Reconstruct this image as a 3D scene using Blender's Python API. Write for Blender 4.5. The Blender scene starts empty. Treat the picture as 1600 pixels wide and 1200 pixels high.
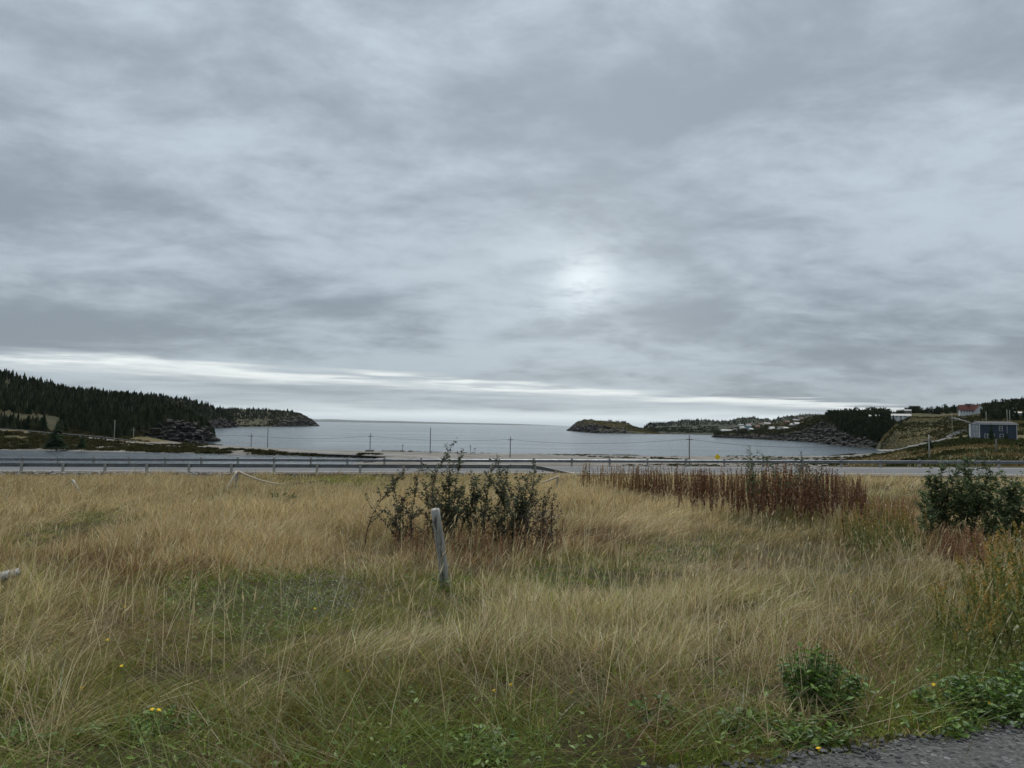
import bpy, math, random
import numpy as np
from mathutils import Vector, Matrix

random.seed(7)
rng = np.random.default_rng(11)
S = bpy.context.scene
COL = S.collection
R = math.radians

# ------------------------------------------------------------------ camera
H = 12.5                      # eye height above the sea (sea level is z = 0)
FPX = 1120.0                  # focal length in pixels of the 1600 px wide photograph
PITCH, ROLL = R(3.26), R(0.95)
Fv = np.array([0, math.cos(PITCH), math.sin(PITCH)])
R0 = np.array([1.0, 0, 0]); U0 = np.array([0, -math.sin(PITCH), math.cos(PITCH)])
Rv = math.cos(ROLL) * R0 + math.sin(ROLL) * U0
Uv = -math.sin(ROLL) * R0 + math.cos(ROLL) * U0
cd = bpy.data.cameras.new('camera'); cam = bpy.data.objects.new('camera', cd); COL.objects.link(cam)
cd.sensor_width = 36; cd.lens = 36 * FPX / 1600; cd.clip_start = 0.1; cd.clip_end = 200000
M = Matrix(((Rv[0], Uv[0], -Fv[0], 0), (Rv[1], Uv[1], -Fv[1], 0), (Rv[2], Uv[2], -Fv[2], H), (0, 0, 0, 1)))
cam.matrix_world = M
S.camera = cam

# ------------------------------------------------------------------ world: overcast deck over a Nishita sky
SUN_AZ, SUN_EL = R(5.6), R(54.0)      # azimuth measured from +Y towards +X
w = bpy.data.worlds.new('World'); S.world = w; w.use_nodes = True
nt = w.node_tree; N = nt.nodes; L = nt.links
N.clear()
def wn(t, **k):
    n = N.new(t)
    for a, b in k.items(): setattr(n, a, b)
    return n
def wmath(op, a, b=None, c=None, clamp=False):
    n = N.new('ShaderNodeMath'); n.operation = op; n.use_clamp = clamp
    for i, v in enumerate((a, b, c)):
        if v is None: continue
        if hasattr(v, 'is_linked'): L.new(v, n.inputs[i])
        else: n.inputs[i].default_value = v
    return n.outputs[0]
def wsmooth(x, a, b):
    n = N.new('ShaderNodeMapRange'); n.interpolation_type = 'SMOOTHSTEP'
    L.new(x, n.inputs['Value']); n.inputs['From Min'].default_value = a; n.inputs['From Max'].default_value = b
    return n.outputs['Result']
def wmix(f, a, b):
    n = N.new('ShaderNodeMix'); n.data_type = 'RGBA'
    if hasattr(f, 'is_linked'): L.new(f, n.inputs[0])
    else: n.inputs[0].default_value = f
    for s, v in ((n.inputs[6], a), (n.inputs[7], b)):
        if hasattr(v, 'is_linked'): L.new(v, s)
        else: s.default_value = (*v, 1)
    return n.outputs[2]
def wnoise(vec, scale, detail=5, rough=0.5, dist=0.0):
    n = N.new('ShaderNodeTexNoise'); n.inputs['Scale'].default_value = scale; n.inputs['Detail'].default_value = detail
    n.inputs['Roughness'].default_value = rough; n.inputs['Distortion'].default_value = dist
    L.new(vec, n.inputs['Vector']); return n.outputs['Fac']
sky = wn('ShaderNodeTexSky', sky_type='NISHITA', sun_disc=False)
sky.sun_elevation = SUN_EL; sky.sun_rotation = SUN_AZ
tc = wn('ShaderNodeTexCoord'); sp = wn('ShaderNodeSeparateXYZ'); L.new(tc.outputs['Generated'], sp.inputs[0])
X, Y, Z = sp.outputs
zc = wmath('MAXIMUM', Z, 0.0035)
zs = wmath('ADD', zc, 0.19)
u = wmath('DIVIDE', X, zs); v = wmath('DIVIDE', Y, zs)
cb = wn('ShaderNodeCombineXYZ'); L.new(u, cb.inputs[0]); L.new(v, cb.inputs[1])
cbu = cb.outputs[0]
st = wn('ShaderNodeMapping'); st.inputs['Scale'].default_value = (0.95, 1.2, 1); st.inputs['Rotation'].default_value = (0, 0, R(-24))
st.inputs['Location'].default_value = (3.1, 1.7, 0)
L.new(cbu, st.inputs[0]); sv = st.outputs[0]
n1 = wnoise(sv, 0.55, 4, 0.5, 0.2)
n2 = wnoise(sv, 2.3, 8, 0.58, 0.3)
n3 = wnoise(sv, 7.5, 6, 0.62, 0.3)
mixn = wmath('ADD', wmath('ADD', wmath('MULTIPLY', n1, 0.50), wmath('MULTIPLY', n2, 0.38)), wmath('MULTIPLY', n3, 0.12))
dens = wsmooth(mixn, 0.40, 0.60)
deck = wmix(dens, (0.244, 0.283, 0.314), (0.134, 0.158, 0.181))
# an overcast deck is brighter overhead than low down
zb = wn('ShaderNodeVectorMath', operation='SCALE'); L.new(deck, zb.inputs[0]); L.new(wmath('ADD', 0.88, wmath('MULTIPLY', zc, 0.8)), zb.inputs['Scale']); deck = zb.outputs[0]
# the open slot under the far edge of the deck (a straight edge in the plane of the cloud base)
ut = wmath('DIVIDE', X, zc); vt = wmath('DIVIDE', Y, zc)
cb2 = wn('ShaderNodeCombineXYZ'); L.new(ut, cb2.inputs[0]); L.new(vt, cb2.inputs[1])
ne = wnoise(cb2.outputs[0], 0.28, 5, 0.55, 0.2)
edge = wmath('SUBTRACT', wmath('SUBTRACT', vt, wmath('MULTIPLY', ut, 0.8)), 16.6)
edge = wmath('ADD', edge, wmath('MULTIPLY', wmath('SUBTRACT', ne, 0.5), 15.0))
beyond = wsmooth(edge, -2.6, 2.4)
rim_in = wsmooth(edge, -1.0, 2.2); rim_out = wsmooth(edge, 2.0, 9.0)
rim = wmath('MULTIPLY', rim_in, wmath('SUBTRACT', 1.0, rim_out))
elh = wn('ShaderNodeCombineXYZ')
L.new(wmath('MULTIPLY', wmath('DIVIDE', X, wmath('MAXIMUM', wmath('ABSOLUTE', Y), 0.05)), 5.0), elh.inputs[0]); L.new(wmath('MULTIPLY', Z, 75.0), elh.inputs[1])
nl = wnoise(elh.outputs[0], 0.8, 6, 0.6, 0.25)
low = wmix(wsmooth(nl, 0.34, 0.66), (0.258, 0.298, 0.325), (0.165, 0.193, 0.218))
low = wmix(wmath('MULTIPLY', rim, wsmooth(nl, 0.34, 0.58)), low, (0.46, 0.485, 0.485))
# pale strip of clear air along the horizon itself
hz = wmath('SUBTRACT', 1.0, wsmooth(wmath('ADD', Z, wmath('MULTIPLY', wmath('SUBTRACT', nl, 0.5), 0.02)), 0.010, 0.026))
low = wmix(hz, low, (0.43, 0.482, 0.50))
base_haze = wmath('SUBTRACT', 1.0, wsmooth(Z, 0.0015, 0.0075))
low = wmix(wmath('MULTIPLY', base_haze, 0.8), low, (0.31, 0.36, 0.395))
clouds = wmix(beyond, deck, low)
# thin place in front of the sun
sd = Vector((math.sin(SUN_AZ) * math.cos(SUN_EL), math.cos(SUN_AZ) * math.cos(SUN_EL), math.sin(SUN_EL)))
dp = wn('ShaderNodeVectorMath', operation='DOT_PRODUCT'); L.new(tc.outputs['Generated'], dp.inputs[0]); dp.inputs[1].default_value = Vector((math.sin(R(5.6)) * math.cos(R(11.6)), math.cos(R(5.6)) * math.cos(R(11.6)), math.sin(R(11.6))))
dpv = wmath('MAXIMUM', dp.outputs['Value'], 0.0)
nsun = wmath('ADD', wmath('MULTIPLY', n2, 0.5), wmath('MULTIPLY', n3, 0.5))
g1 = wmath('ADD', wmath('MULTIPLY', wmath('POWER', dpv, 1500.0), wsmooth(nsun, 0.58, 0.42)), wmath('MULTIPLY', wmath('POWER', dpv, 420.0), wmath('MULTIPLY', wsmooth(n2, 0.62, 0.42), 0.35)))
g2 = wmath('MULTIPLY', wmath('POWER', dpv, 60.0), 0.13)
thin = wmath('ADD', wmath('MULTIPLY', g1, 0.36), g2, clamp=True)
clouds = wmix(thin, clouds, (0.56, 0.60, 0.615))
skym = wn('ShaderNodeVectorMath', operation='SCALE'); L.new(sky.outputs[0], skym.inputs[0]); skym.inputs['Scale'].default_value = 0.05
full = wmix(0.94, skym.outputs[0], clouds)
bg = wn('ShaderNodeBackground'); bg.inputs['Strength'].default_value = 1.0
L.new(full, bg.inputs[0])
wo = wn('ShaderNodeOutputWorld'); L.new(bg.outputs[0], wo.inputs[0])

sl = bpy.data.lights.new('sun', 'SUN'); sl.energy = 1.5; sl.angle = R(25); sl.color = (1.0, 0.96, 0.9)
so = bpy.data.objects.new('sun', sl); COL.objects.link(so)
so.rotation_euler = (-sd).to_track_quat('-Z', 'Y').to_euler()

S.view_settings.view_transform = 'Standard'; S.view_settings.look = 'None'
S.view_settings.exposure = 0.98; S.view_settings.gamma = 1.0; S.view_settings.use_curve_mapping = False
S.render.engine = 'CYCLES'
S.cycles.max_bounces = 6; S.cycles.diffuse_bounces = 2; S.cycles.glossy_bounces = 3; S.cycles.transmission_bounces = 4
S.cycles.transparent_max_bounces = 4; S.cycles.use_denoising = True
S.cycles.sample_clamp_indirect = 4

# ------------------------------------------------------------------ helpers: pixels of the photograph <-> places
def pix(px, py, d):
    px = np.asarray(px, float); py = np.asarray(py, float); d = np.asarray(d, float)
    px, py, d = np.broadcast_arrays(px, py, d)
    dr = Fv + ((px - 800) / FPX)[..., None] * Rv - ((py - 600) / FPX)[..., None] * Uv
    return dr * (d / dr[..., 1])[..., None] + np.array([0, 0, H])
def hor(px):
    return 600 + FPX * (math.tan(PITCH) + (np.asarray(px, float) - 800) / FPX * math.sin(ROLL)) / math.cos(ROLL)
def shore(px, py):            # distance at which a pixel below the horizon meets the sea
    p = pix(px, py, 1.0)
    return H / (H - p[..., 2])
def pyz(px, z, d):            # picture row of height z at distance d
    px = np.asarray(px, float)
    lo = np.full(np.broadcast(px, z, d).shape, -3000.0); hi = lo + 7000
    for _ in range(48):
        m = (lo + hi) / 2
        up = pix(px, m, d)[..., 2] > z
        lo = np.where(up, m, lo); hi = np.where(up, hi, m)
    return (lo + hi) / 2
def sm(x, a, b):
    t = np.clip((x - a) / (b - a), 0, 1); return t * t * (3 - 2 * t)
def vnoise(x, y, seed=0):
    x = np.asarray(x, float); y = np.asarray(y, float)
    xi = np.floor(x).astype(np.int64); yi = np.floor(y).astype(np.int64); fx = x - xi; fy = y - yi
    fx = fx * fx * (3 - 2 * fx); fy = fy * fy * (3 - 2 * fy)
    def h(a, b):
        n = (a * 374761393 + b * 668265263 + seed * 974634777) & 0x7fffffff
        n = ((n ^ (n >> 13)) * 1274126177) & 0x7fffffff
        n = ((n ^ (n >> 15)) * 2246822519) & 0x7fffffff
        return ((n ^ (n >> 16)) & 0xffffff) / float(0xffffff)
    return (h(xi, yi) * (1 - fx) + h(xi + 1, yi) * fx) * (1 - fy) + (h(xi, yi + 1) * (1 - fx) + h(xi + 1, yi + 1) * fx) * fy
def fbm(x, y, o=4, seed=0, g=0.5):
    s = 0; a = 1; t = 0
    for i in range(o):
        s = s + a * vnoise(x * 2 ** i + 17.3 * i, y * 2 ** i - 9.1 * i, seed + i); t += a; a *= g
    return s / t - 0.5

# ------------------------------------------------------------------ helpers: objects
def tag(o, label=None, cat=None, group=None, kind=None):
    if label: o['label'] = label
    if cat: o['category'] = cat
    if group: o['group'] = group
    if kind: o['kind'] = kind
    return o
def link(name, me, mat, parent=None):
    o = bpy.data.objects.new(name, me); COL.objects.link(o)
    if mat is not None and me is not None and not me.materials: me.materials.append(mat)
    if parent is not None: o.parent = parent
    return o
def empty(name, loc=(0, 0, 0), rz=0.0):
    o = bpy.data.objects.new(name, None); COL.objects.link(o)
    o.location = [float(c) for c in loc]; o.rotation_euler = (0, 0, rz); o.empty_display_size = 0.2
    return o
def npmesh(name, V, F, col=None, smooth=False):
    V = np.ascontiguousarray(V, np.float32); F = np.ascontiguousarray(F, np.int32)
    me = bpy.data.meshes.new(name)
    n, k = F.shape
    me.vertices.add(len(V)); me.vertices.foreach_set('co', V.ravel())
    me.loops.add(n * k); me.loops.foreach_set('vertex_index', F.ravel())
    me.polygons.add(n); me.polygons.foreach_set('loop_start', np.arange(0, n * k, k, dtype=np.int32))
    me.polygons.foreach_set('loop_total', np.full(n, k, np.int32))
    me.polygons.foreach_set('use_smooth', np.full(n, smooth, bool))
    if col is not None:
        a = me.color_attributes.new('Col', 'FLOAT_COLOR', 'POINT')
        c = np.ones((len(V), 4), np.float32); c[:, :3] = col
        a.data.foreach_set('color', c.ravel())
    me.update(calc_edges=True)
    return me
class MB:
    """collects faces of one part"""
    def __init__(s): s.v = []; s.f = []
    def box(s, x0, x1, y0, y1, z0, z1):
        b = len(s.v)
        s.v += [(x0, y0, z0), (x1, y0, z0), (x1, y1, z0), (x0, y1, z0), (x0, y0, z1), (x1, y0, z1), (x1, y1, z1), (x0, y1, z1)]
        s.f += [tuple(b + i for i in q) for q in ((0, 3, 2, 1), (4, 5, 6, 7), (0, 1, 5, 4), (1, 2, 6, 5), (2, 3, 7, 6), (3, 0, 4, 7))]
        return s
    def tube(s, pts, rad, n=8, cap=True, wob=0.0):
        b = len(s.v); pts = [Vector([float(c) for c in p]) for p in pts]
        for i, p in enumerate(pts):
            t = (pts[min(i + 1, len(pts) - 1)] - pts[max(i - 1, 0)]).normalized()
            a = t.cross(Vector((0, 0, 1)) if abs(t.z) < 0.9 else Vector((1, 0, 0))).normalized(); c = t.cross(a)
            r = rad[i] if hasattr(rad, '__len__') else rad
            for k in range(n):
                q = 2 * math.pi * k / n; rr = r * (1 + wob * math.sin(3.1 * k + 1.7 * i))
                s.v.append(tuple(p + a * math.cos(q) * rr + c * math.sin(q) * rr))
        for i in range(len(pts) - 1):
            for k in range(n):
                s.f.append((b + i * n + k, b + i * n + (k + 1) % n, b + (i + 1) * n + (k + 1) % n, b + (i + 1) * n + k))
        if cap:
            s.f.append(tuple(b + k for k in range(n))[::-1]); e = b + (len(pts) - 1) * n
            s.f.append(tuple(e + k for k in range(n)))
        return s
    def poly(s, pts):
        b = len(s.v); s.v += [tuple(p) for p in pts]; s.f.append(tuple(range(b, b + len(pts)))); return s
    def prism(s, prof, axis_pts):
        """profile (list of (a,b)) swept through frames (origin, A, B)"""
        b = len(s.v); n = len(prof)
        for o, A, B in axis_pts:
            o, A, B = Vector(o), Vector(A), Vector(B)
            s.v += [tuple(o + A * p + B * q) for p, q in prof]
        for i in range(len(axis_pts) - 1):
            for k in range(n):
                s.f.append((b + i * n + k, b + i * n + (k + 1) % n, b + (i + 1) * n + (k + 1) % n, b + (i + 1) * n + k))
        s.f.append(tuple(range(b, b + n))[::-1]); e = b + (len(axis_pts) - 1) * n; s.f.append(tuple(range(e, e + n)))
        return s
    def mesh(s, name, smooth=False):
        me = bpy.data.meshes.new(name); me.from_pydata(s.v, [], s.f); me.update()
        if smooth: me.polygons.foreach_set('use_smooth', [True] * len(me.polygons))
        return me
    def build(s, name, mat, parent=None, smooth=False):
        return link(name, s.mesh(name, smooth), mat, parent)

# ------------------------------------------------------------------ materials
def newmat(name):
    m = bpy.data.materials.new(name); m.use_nodes = True; n = m.node_tree.nodes; n.clear()
    return m, n, m.node_tree.links
def out(n, l, sh):
    o = n.new('ShaderNodeOutputMaterial'); l.new(sh, o.inputs['Surface']); return o
def pr(n, base=(0.5, 0.5, 0.5), rough=0.8, metal=0.0, spec=0.3):
    b = n.new('ShaderNodeBsdfPrincipled'); b.inputs['Base Color'].default_value = (*base, 1); b.inputs['Roughness'].default_value = rough
    b.inputs['Metallic'].default_value = metal; b.inputs['Specular IOR Level'].default_value = spec; return b
def mnoise(n, l, scale, detail=5, rough=0.55, vec=None, dim='Object', dist=0.0):
    t = n.new('ShaderNodeTexNoise'); t.inputs['Scale'].default_value = scale; t.inputs['Detail'].default_value = detail
    t.inputs['Roughness'].default_value = rough; t.inputs['Distortion'].default_value = dist
    if vec is None:
        c = n.new('ShaderNodeTexCoord'); vec = c.outputs[dim]
    l.new(vec, t.inputs['Vector']); return t.outputs['Fac']
def mmap(n, l, scale, dim='Object', rot=(0, 0, 0)):
    c = n.new('ShaderNodeTexCoord'); m = n.new('ShaderNodeMapping'); m.inputs['Scale'].default_value = scale; m.inputs['Rotation'].default_value = rot
    l.new(c.outputs[dim], m.inputs[0]); return m.outputs[0]
def ramp(n, l, fac, stops):
    r = n.new('ShaderNodeValToRGB'); e = r.color_ramp.elements
    while len(e) < len(stops): e.new(0.5)
    for i, (p, c) in enumerate(stops): e[i].position = p; e[i].color = (*c, 1)
    l.new(fac, r.inputs[0]); return r.outputs[0]
def bump(n, l, h, strength=0.3, dist=0.02):
    b = n.new('ShaderNodeBump'); b.inputs['Strength'].default_value = strength; b.inputs['Distance'].default_value = dist
    l.new(h, b.inputs['Height']); return b.outputs[0]
def noisy(name, stops, scale, rough=0.85, detail=6, bstr=0.0, bdist=0.02, metal=0.0, spec=0.25, vscale=None, bscale=None):
    m, n, l = newmat(name); b = pr(n, rough=rough, metal=metal, spec=spec)
    vec = mmap(n, l, vscale) if vscale else None
    f = mnoise(n, l, scale, detail, 0.6, vec); l.new(ramp(n, l, f, stops), b.inputs['Base Color'])
    if bstr: l.new(bump(n, l, mnoise(n, l, bscale or scale * 4, 5, 0.6, vec), bstr, bdist), b.inputs['Normal'])
    out(n, l, b.outputs[0]); return m
def leafmat(name, trans=0.35, rough=0.7, gloss=0.06):
    m, n, l = newmat(name)
    a = n.new('ShaderNodeAttribute'); a.attribute_name = 'Col'
    d = n.new('ShaderNodeBsdfDiffuse'); t = n.new('ShaderNodeBsdfTranslucent'); l.new(a.outputs['Color'], d.inputs[0]); l.new(a.outputs['Color'], t.inputs[0])
    x = n.new('ShaderNodeMixShader'); x.inputs[0].default_value = trans; l.new(d.outputs[0], x.inputs[1]); l.new(t.outputs[0], x.inputs[2])
    sh = x.outputs[0]
    if gloss:
        g = n.new('ShaderNodeBsdfGlossy'); g.inputs['Roughness'].default_value = 0.45; g.inputs[0].default_value = (0.8, 0.85, 0.9, 1)
        y = n.new('ShaderNodeMixShader'); y.inputs[0].default_value = gloss; l.new(sh, y.inputs[1]); l.new(g.outputs[0], y.inputs[2]); sh = y.outputs[0]
    out(n, l, sh); return m
MT = {}
MT['grass'] = leafmat('grass_blades', 0.34, gloss=0.015)
MT['leaf'] = leafmat('shrub_leaves', 0.30, gloss=0.025)
MT['farleaf'] = leafmat('far_leaves', 0.2, gloss=0.0)
MT['conifer'] = leafmat('conifer_needles', 0.12, gloss=0.0)
MT['soil'] = noisy('meadow_soil', [(0.3, (0.055, 0.045, 0.025)), (0.5, (0.10, 0.085, 0.04)), (0.7, (0.07, 0.085, 0.03))], 1.2, 0.95, bstr=0.5, bdist=0.05, bscale=12)
MT['asphalt'] = noisy('asphalt', [(0.3, (0.082, 0.085, 0.088)), (0.7, (0.118, 0.120, 0.122))], 0.35, 0.85, bstr=0.2, bdist=0.004, bscale=300)
MT['line'] = noisy('road_paint', [(0.3, (0.55, 0.55, 0.53)), (0.7, (0.75, 0.75, 0.73))], 6.0, 0.7)
MT['shoulder'] = noisy('shoulder_gravel', [(0.35, (0.09, 0.08, 0.07)), (0.65, (0.175, 0.155, 0.135))], 9.0, 0.95, bstr=0.7, bdist=0.03, bscale=30)
MT['gravelroad'] = noisy('causeway_gravel', [(0.35, (0.15, 0.145, 0.135)), (0.65, (0.23, 0.222, 0.205))], 0.8, 0.95)
MT['drive'] = noisy('drive_gravel', [(0.32, (0.032, 0.032, 0.032)), (0.5, (0.068, 0.067, 0.065)), (0.68, (0.13, 0.13, 0.126))], 38.0, 0.9, bstr=0.9, bdist=0.012, bscale=90)
MT['galv'] = noisy('galvanised_steel', [(0.3, (0.14, 0.155, 0.165)), (0.7, (0.25, 0.265, 0.28))], 1.3, 0.45, metal=0.75, spec=0.5)
MT['railpost'] = noisy('weathered_post', [(0.3, (0.22, 0.21, 0.19)), (0.7, (0.36, 0.35, 0.32))], 5.0, 0.9, bstr=0.3, bdist=0.01, vscale=(1, 1, 0.2))
MT['oldwood'] = noisy('silver_wood', [(0.36, (0.06, 0.055, 0.05)), (0.46, (0.25, 0.24, 0.22)), (0.64, (0.40, 0.39, 0.365))], 22.0, 0.9, bstr=0.8, bdist=0.006, vscale=(1, 1, 0.06), bscale=45)
MT['palewood'] = noisy('bleached_rail_wood', [(0.3, (0.33, 0.27, 0.20)), (0.7, (0.52, 0.45, 0.36))], 14.0, 0.9, bstr=0.4, bdist=0.005)
MT['pole'] = noisy('pole_wood', [(0.3, (0.10, 0.09, 0.08)), (0.7, (0.19, 0.175, 0.16))], 2.0, 0.9, vscale=(1, 1, 0.1))
MT['lpole'] = noisy('light_pole_wood', [(0.3, (0.26, 0.25, 0.22)), (0.7, (0.40, 0.38, 0.34))], 2.0, 0.9, vscale=(1, 1, 0.1))
MT['wire'] = noisy('wire', [(0.3, (0.03, 0.03, 0.03)), (0.7, (0.05, 0.05, 0.05))], 2.0, 0.6)
MT['yellow'] = noisy('sign_yellow', [(0.3, (0.72, 0.50, 0.02)), (0.7, (0.80, 0.58, 0.03))], 3.0, 0.5)
MT['bark'] = noisy('bark', [(0.3, (0.05, 0.04, 0.03)), (0.7, (0.12, 0.10, 0.085))], 20.0, 0.95, bstr=0.4)
MT['rock'] = None
MT['stone'] = noisy('field_stone', [(0.3, (0.12, 0.115, 0.11)), (0.5, (0.22, 0.215, 0.21)), (0.7, (0.38, 0.375, 0.365))], 9.0, 0.9, bstr=0.6, bdist=0.01)
for nm, c in dict(white=(0.56, 0.565, 0.56), offwhite=(0.45, 0.44, 0.41), cream=(0.5, 0.46, 0.38), blue=(0.036, 0.050, 0.072), slateblue=(0.20, 0.22, 0.25), grey=(0.28, 0.28, 0.28),
                  redroof=(0.085, 0.020, 0.013), darkroof=(0.055, 0.055, 0.06), brownroof=(0.12, 0.075, 0.055), brown=(0.15, 0.11, 0.08), dark=(0.05, 0.05, 0.05), teal=(0.25, 0.36, 0.38), rust=(0.2, 0.09, 0.05)).items():
    MT[nm] = noisy('paint_' + nm, [(0.3, tuple(k * 0.85 for k in c)), (0.7, tuple(min(k * 1.1, 0.8) for k in c))], 1.7, 0.75, bstr=0.15, bdist=0.02, bscale=9)
m, n, l = newmat('window_glass'); b = pr(n, (0.02, 0.025, 0.03), 0.08, spec=0.6); l.new(ramp(n, l, mnoise(n, l, 1.2), [(0.3, (0.015, 0.02, 0.025)), (0.7, (0.04, 0.045, 0.05))]), b.inputs['Base Color']); out(n, l, b.outputs[0]); MT['glass'] = m

def terrain_mat(name, rock, turf, turf2, lo=0.62, hi=0.8, nscale=0.05, strata=(0.07, 0.07, 0.22)):
    """turf on the flats, bare rock where the ground is steep; layered rock"""
    m, n, l = newmat(name); b = pr(n, rough=0.95, spec=0.15)
    g = n.new('ShaderNodeNewGeometry'); s = n.new('ShaderNodeSeparateXYZ'); l.new(g.outputs['Normal'], s.inputs[0])
    ad = n.new('ShaderNodeMath'); ad.operation = 'MULTIPLY_ADD'; l.new(mnoise(n, l, nscale * 4, 6, 0.6), ad.inputs[0]); ad.inputs[1].default_value = 0.55; ad.inputs[2].default_value = -0.27
    a2 = n.new('ShaderNodeMath'); l.new(s.outputs[2], a2.inputs[0]); l.new(ad.outputs[0], a2.inputs[1])
    mr = n.new('ShaderNodeMapRange'); mr.inputs['From Min'].default_value = lo; mr.inputs['From Max'].default_value = hi; l.new(a2.outputs[0], mr.inputs[0])
    rv = mmap(n, l, strata, rot=(0.5, 0.35, 0.3)); rn = mnoise(n, l, 1.0, 10, 0.72, rv, dist=0.8)
    rc = ramp(n, l, rn, [(0.3, tuple(k * 0.25 for k in rock)), (0.5, rock), (0.68, tuple(k * 2.1 for k in rock))])  # rock tones; dark cracks and pale ridges also paint in weak relief shading
    tn = ramp(n, l, mnoise(n, l, nscale, 7, 0.65), [(0.40, turf), (0.5, tuple((p + q) / 2 for p, q in zip(turf, turf2))), (0.58, turf2)])
    x = n.new('ShaderNodeMix'); x.data_type = 'RGBA'; l.new(mr.outputs[0], x.inputs[0]); l.new(rc, x.inputs[6]); l.new(tn, x.inputs[7])
    l.new(x.outputs[2], b.inputs['Base Color']); l.new(bump(n, l, rn, 0.8, 1.2), b.inputs['Normal']); out(n, l, b.outputs[0]); return m
MT['hill'] = terrain_mat('wooded_hill_ground', (0.022, 0.020, 0.019), (0.058, 0.047, 0.021), (0.026, 0.029, 0.013), lo=0.80, hi=0.93)
MT['bluff'] = terrain_mat('grassy_bluff_ground', (0.020, 0.019, 0.0175), (0.055, 0.045, 0.019), (0.022, 0.025, 0.010), lo=0.62, hi=0.84)
MT['islandm'] = terrain_mat('island_ground', (0.028, 0.026, 0.025), (0.085, 0.068, 0.032), (0.042, 0.042, 0.019), lo=0.66, hi=0.84, nscale=0.02)
MT['jhill'] = terrain_mat('rough_pasture', (0.035, 0.030, 0.022), (0.075, 0.062, 0.024), (0.024, 0.029, 0.011), lo=0.35, hi=0.75, nscale=0.045)
MT['farhill'] = terrain_mat('far_hill_ground', (0.05, 0.05, 0.05), (0.032, 0.036, 0.019), (0.017, 0.022, 0.013), lo=0.3, hi=0.5, nscale=0.004)

def water_mat(name, base, rough, s1, b1, s2, b2):
    m, n, l = newmat(name); b = pr(n, base, rough, spec=0.5); b.inputs['IOR'].default_value = 1.333
    v1 = mmap(n, l, (1, 1.6, 1), rot=(0, 0, 0.25)); h1 = mnoise(n, l, s1, 5, 0.6, v1); h2 = mnoise(n, l, s2, 4, 0.55, mmap(n, l, (1, 2.2, 1), rot=(0, 0, -0.1)))
    bp = n.new('ShaderNodeBump'); bp.inputs['Strength'].default_value = 1.0; bp.inputs['Distance'].default_value = b1; l.new(h1, bp.inputs['Height'])
    bq = n.new('ShaderNodeBump'); bq.inputs['Strength'].default_value = 1.0; bq.inputs['Distance'].default_value = b2; l.new(h2, bq.inputs['Height']); l.new(bp.outputs[0], bq.inputs['Normal'])
    l.new(bq.outputs[0], b.inputs['Normal'])
    pt = mnoise(n, l, 0.004, 5, 0.6, mmap(n, l, (1, 5, 1)))
    r = n.new('ShaderNodeMapRange'); r.inputs['From Min'].default_value = 0.35; r.inputs['From Max'].default_value = 0.65; r.inputs['To Min'].default_value = rough * 0.75; r.inputs['To Max'].default_value = rough * 1.25
    l.new(pt, r.inputs[0]); l.new(r.outputs[0], b.inputs['Roughness']); out(n, l, b.outputs[0]); return m
MT['sea'] = water_mat('sea_water', (0.028, 0.045, 0.055), 0.16, 0.9, 0.20, 0.12, 0.5)
MT['pondw'] = water_mat('pond_water', (0.025, 0.038, 0.045), 0.2, 1.6, 0.30, 0.3, 0.6)

# ------------------------------------------------------------------ the lie of the land
MY = np.array([-60, -8, 0, 3, 5, 8, 11, 16, 25, 37, 50, 60, 70.]); MZ = np.array([-1.3, -1.55, -1.6, -1.64, -1.86, -2.22, -2.5, -2.8, -3.1, -3.45, -3.9, -4.3, -4.45])
def road_n(x): return 62.3 - 0.045 * x                    # line of the near guard rail
def road_z(x): return H - 4.35 + 0.0155 * (x + 10)
SHX = np.array([-900, -190, -140, -78, -10, 60, 139, 200, 253, 275, 320, 900.]); SHY = np.array([420, 385, 335, 297, 288, 292, 325, 390, 480, 540, 640, 900.])
CWX = np.array([-600, -300, -214, -201, -180, -167, -150, -134, -80, -30, 0, 8, 30.]); CWY = np.array([300, 300, 300, 304, 309, 306, 300, 287, 264, 240, 190, 130, 95.])
CZX = np.array([-600, -300, -214, -201, -180, -167, -150, -134, -110, 40.]); CZY = np.array([14, 9.5, 6.4, 5.3, 3.7, 2.6, 1.5, 1.4, 1.5, 1.5])
def cw_y(x): return np.interp(x, CWX[:10], CWY[:10])
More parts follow.
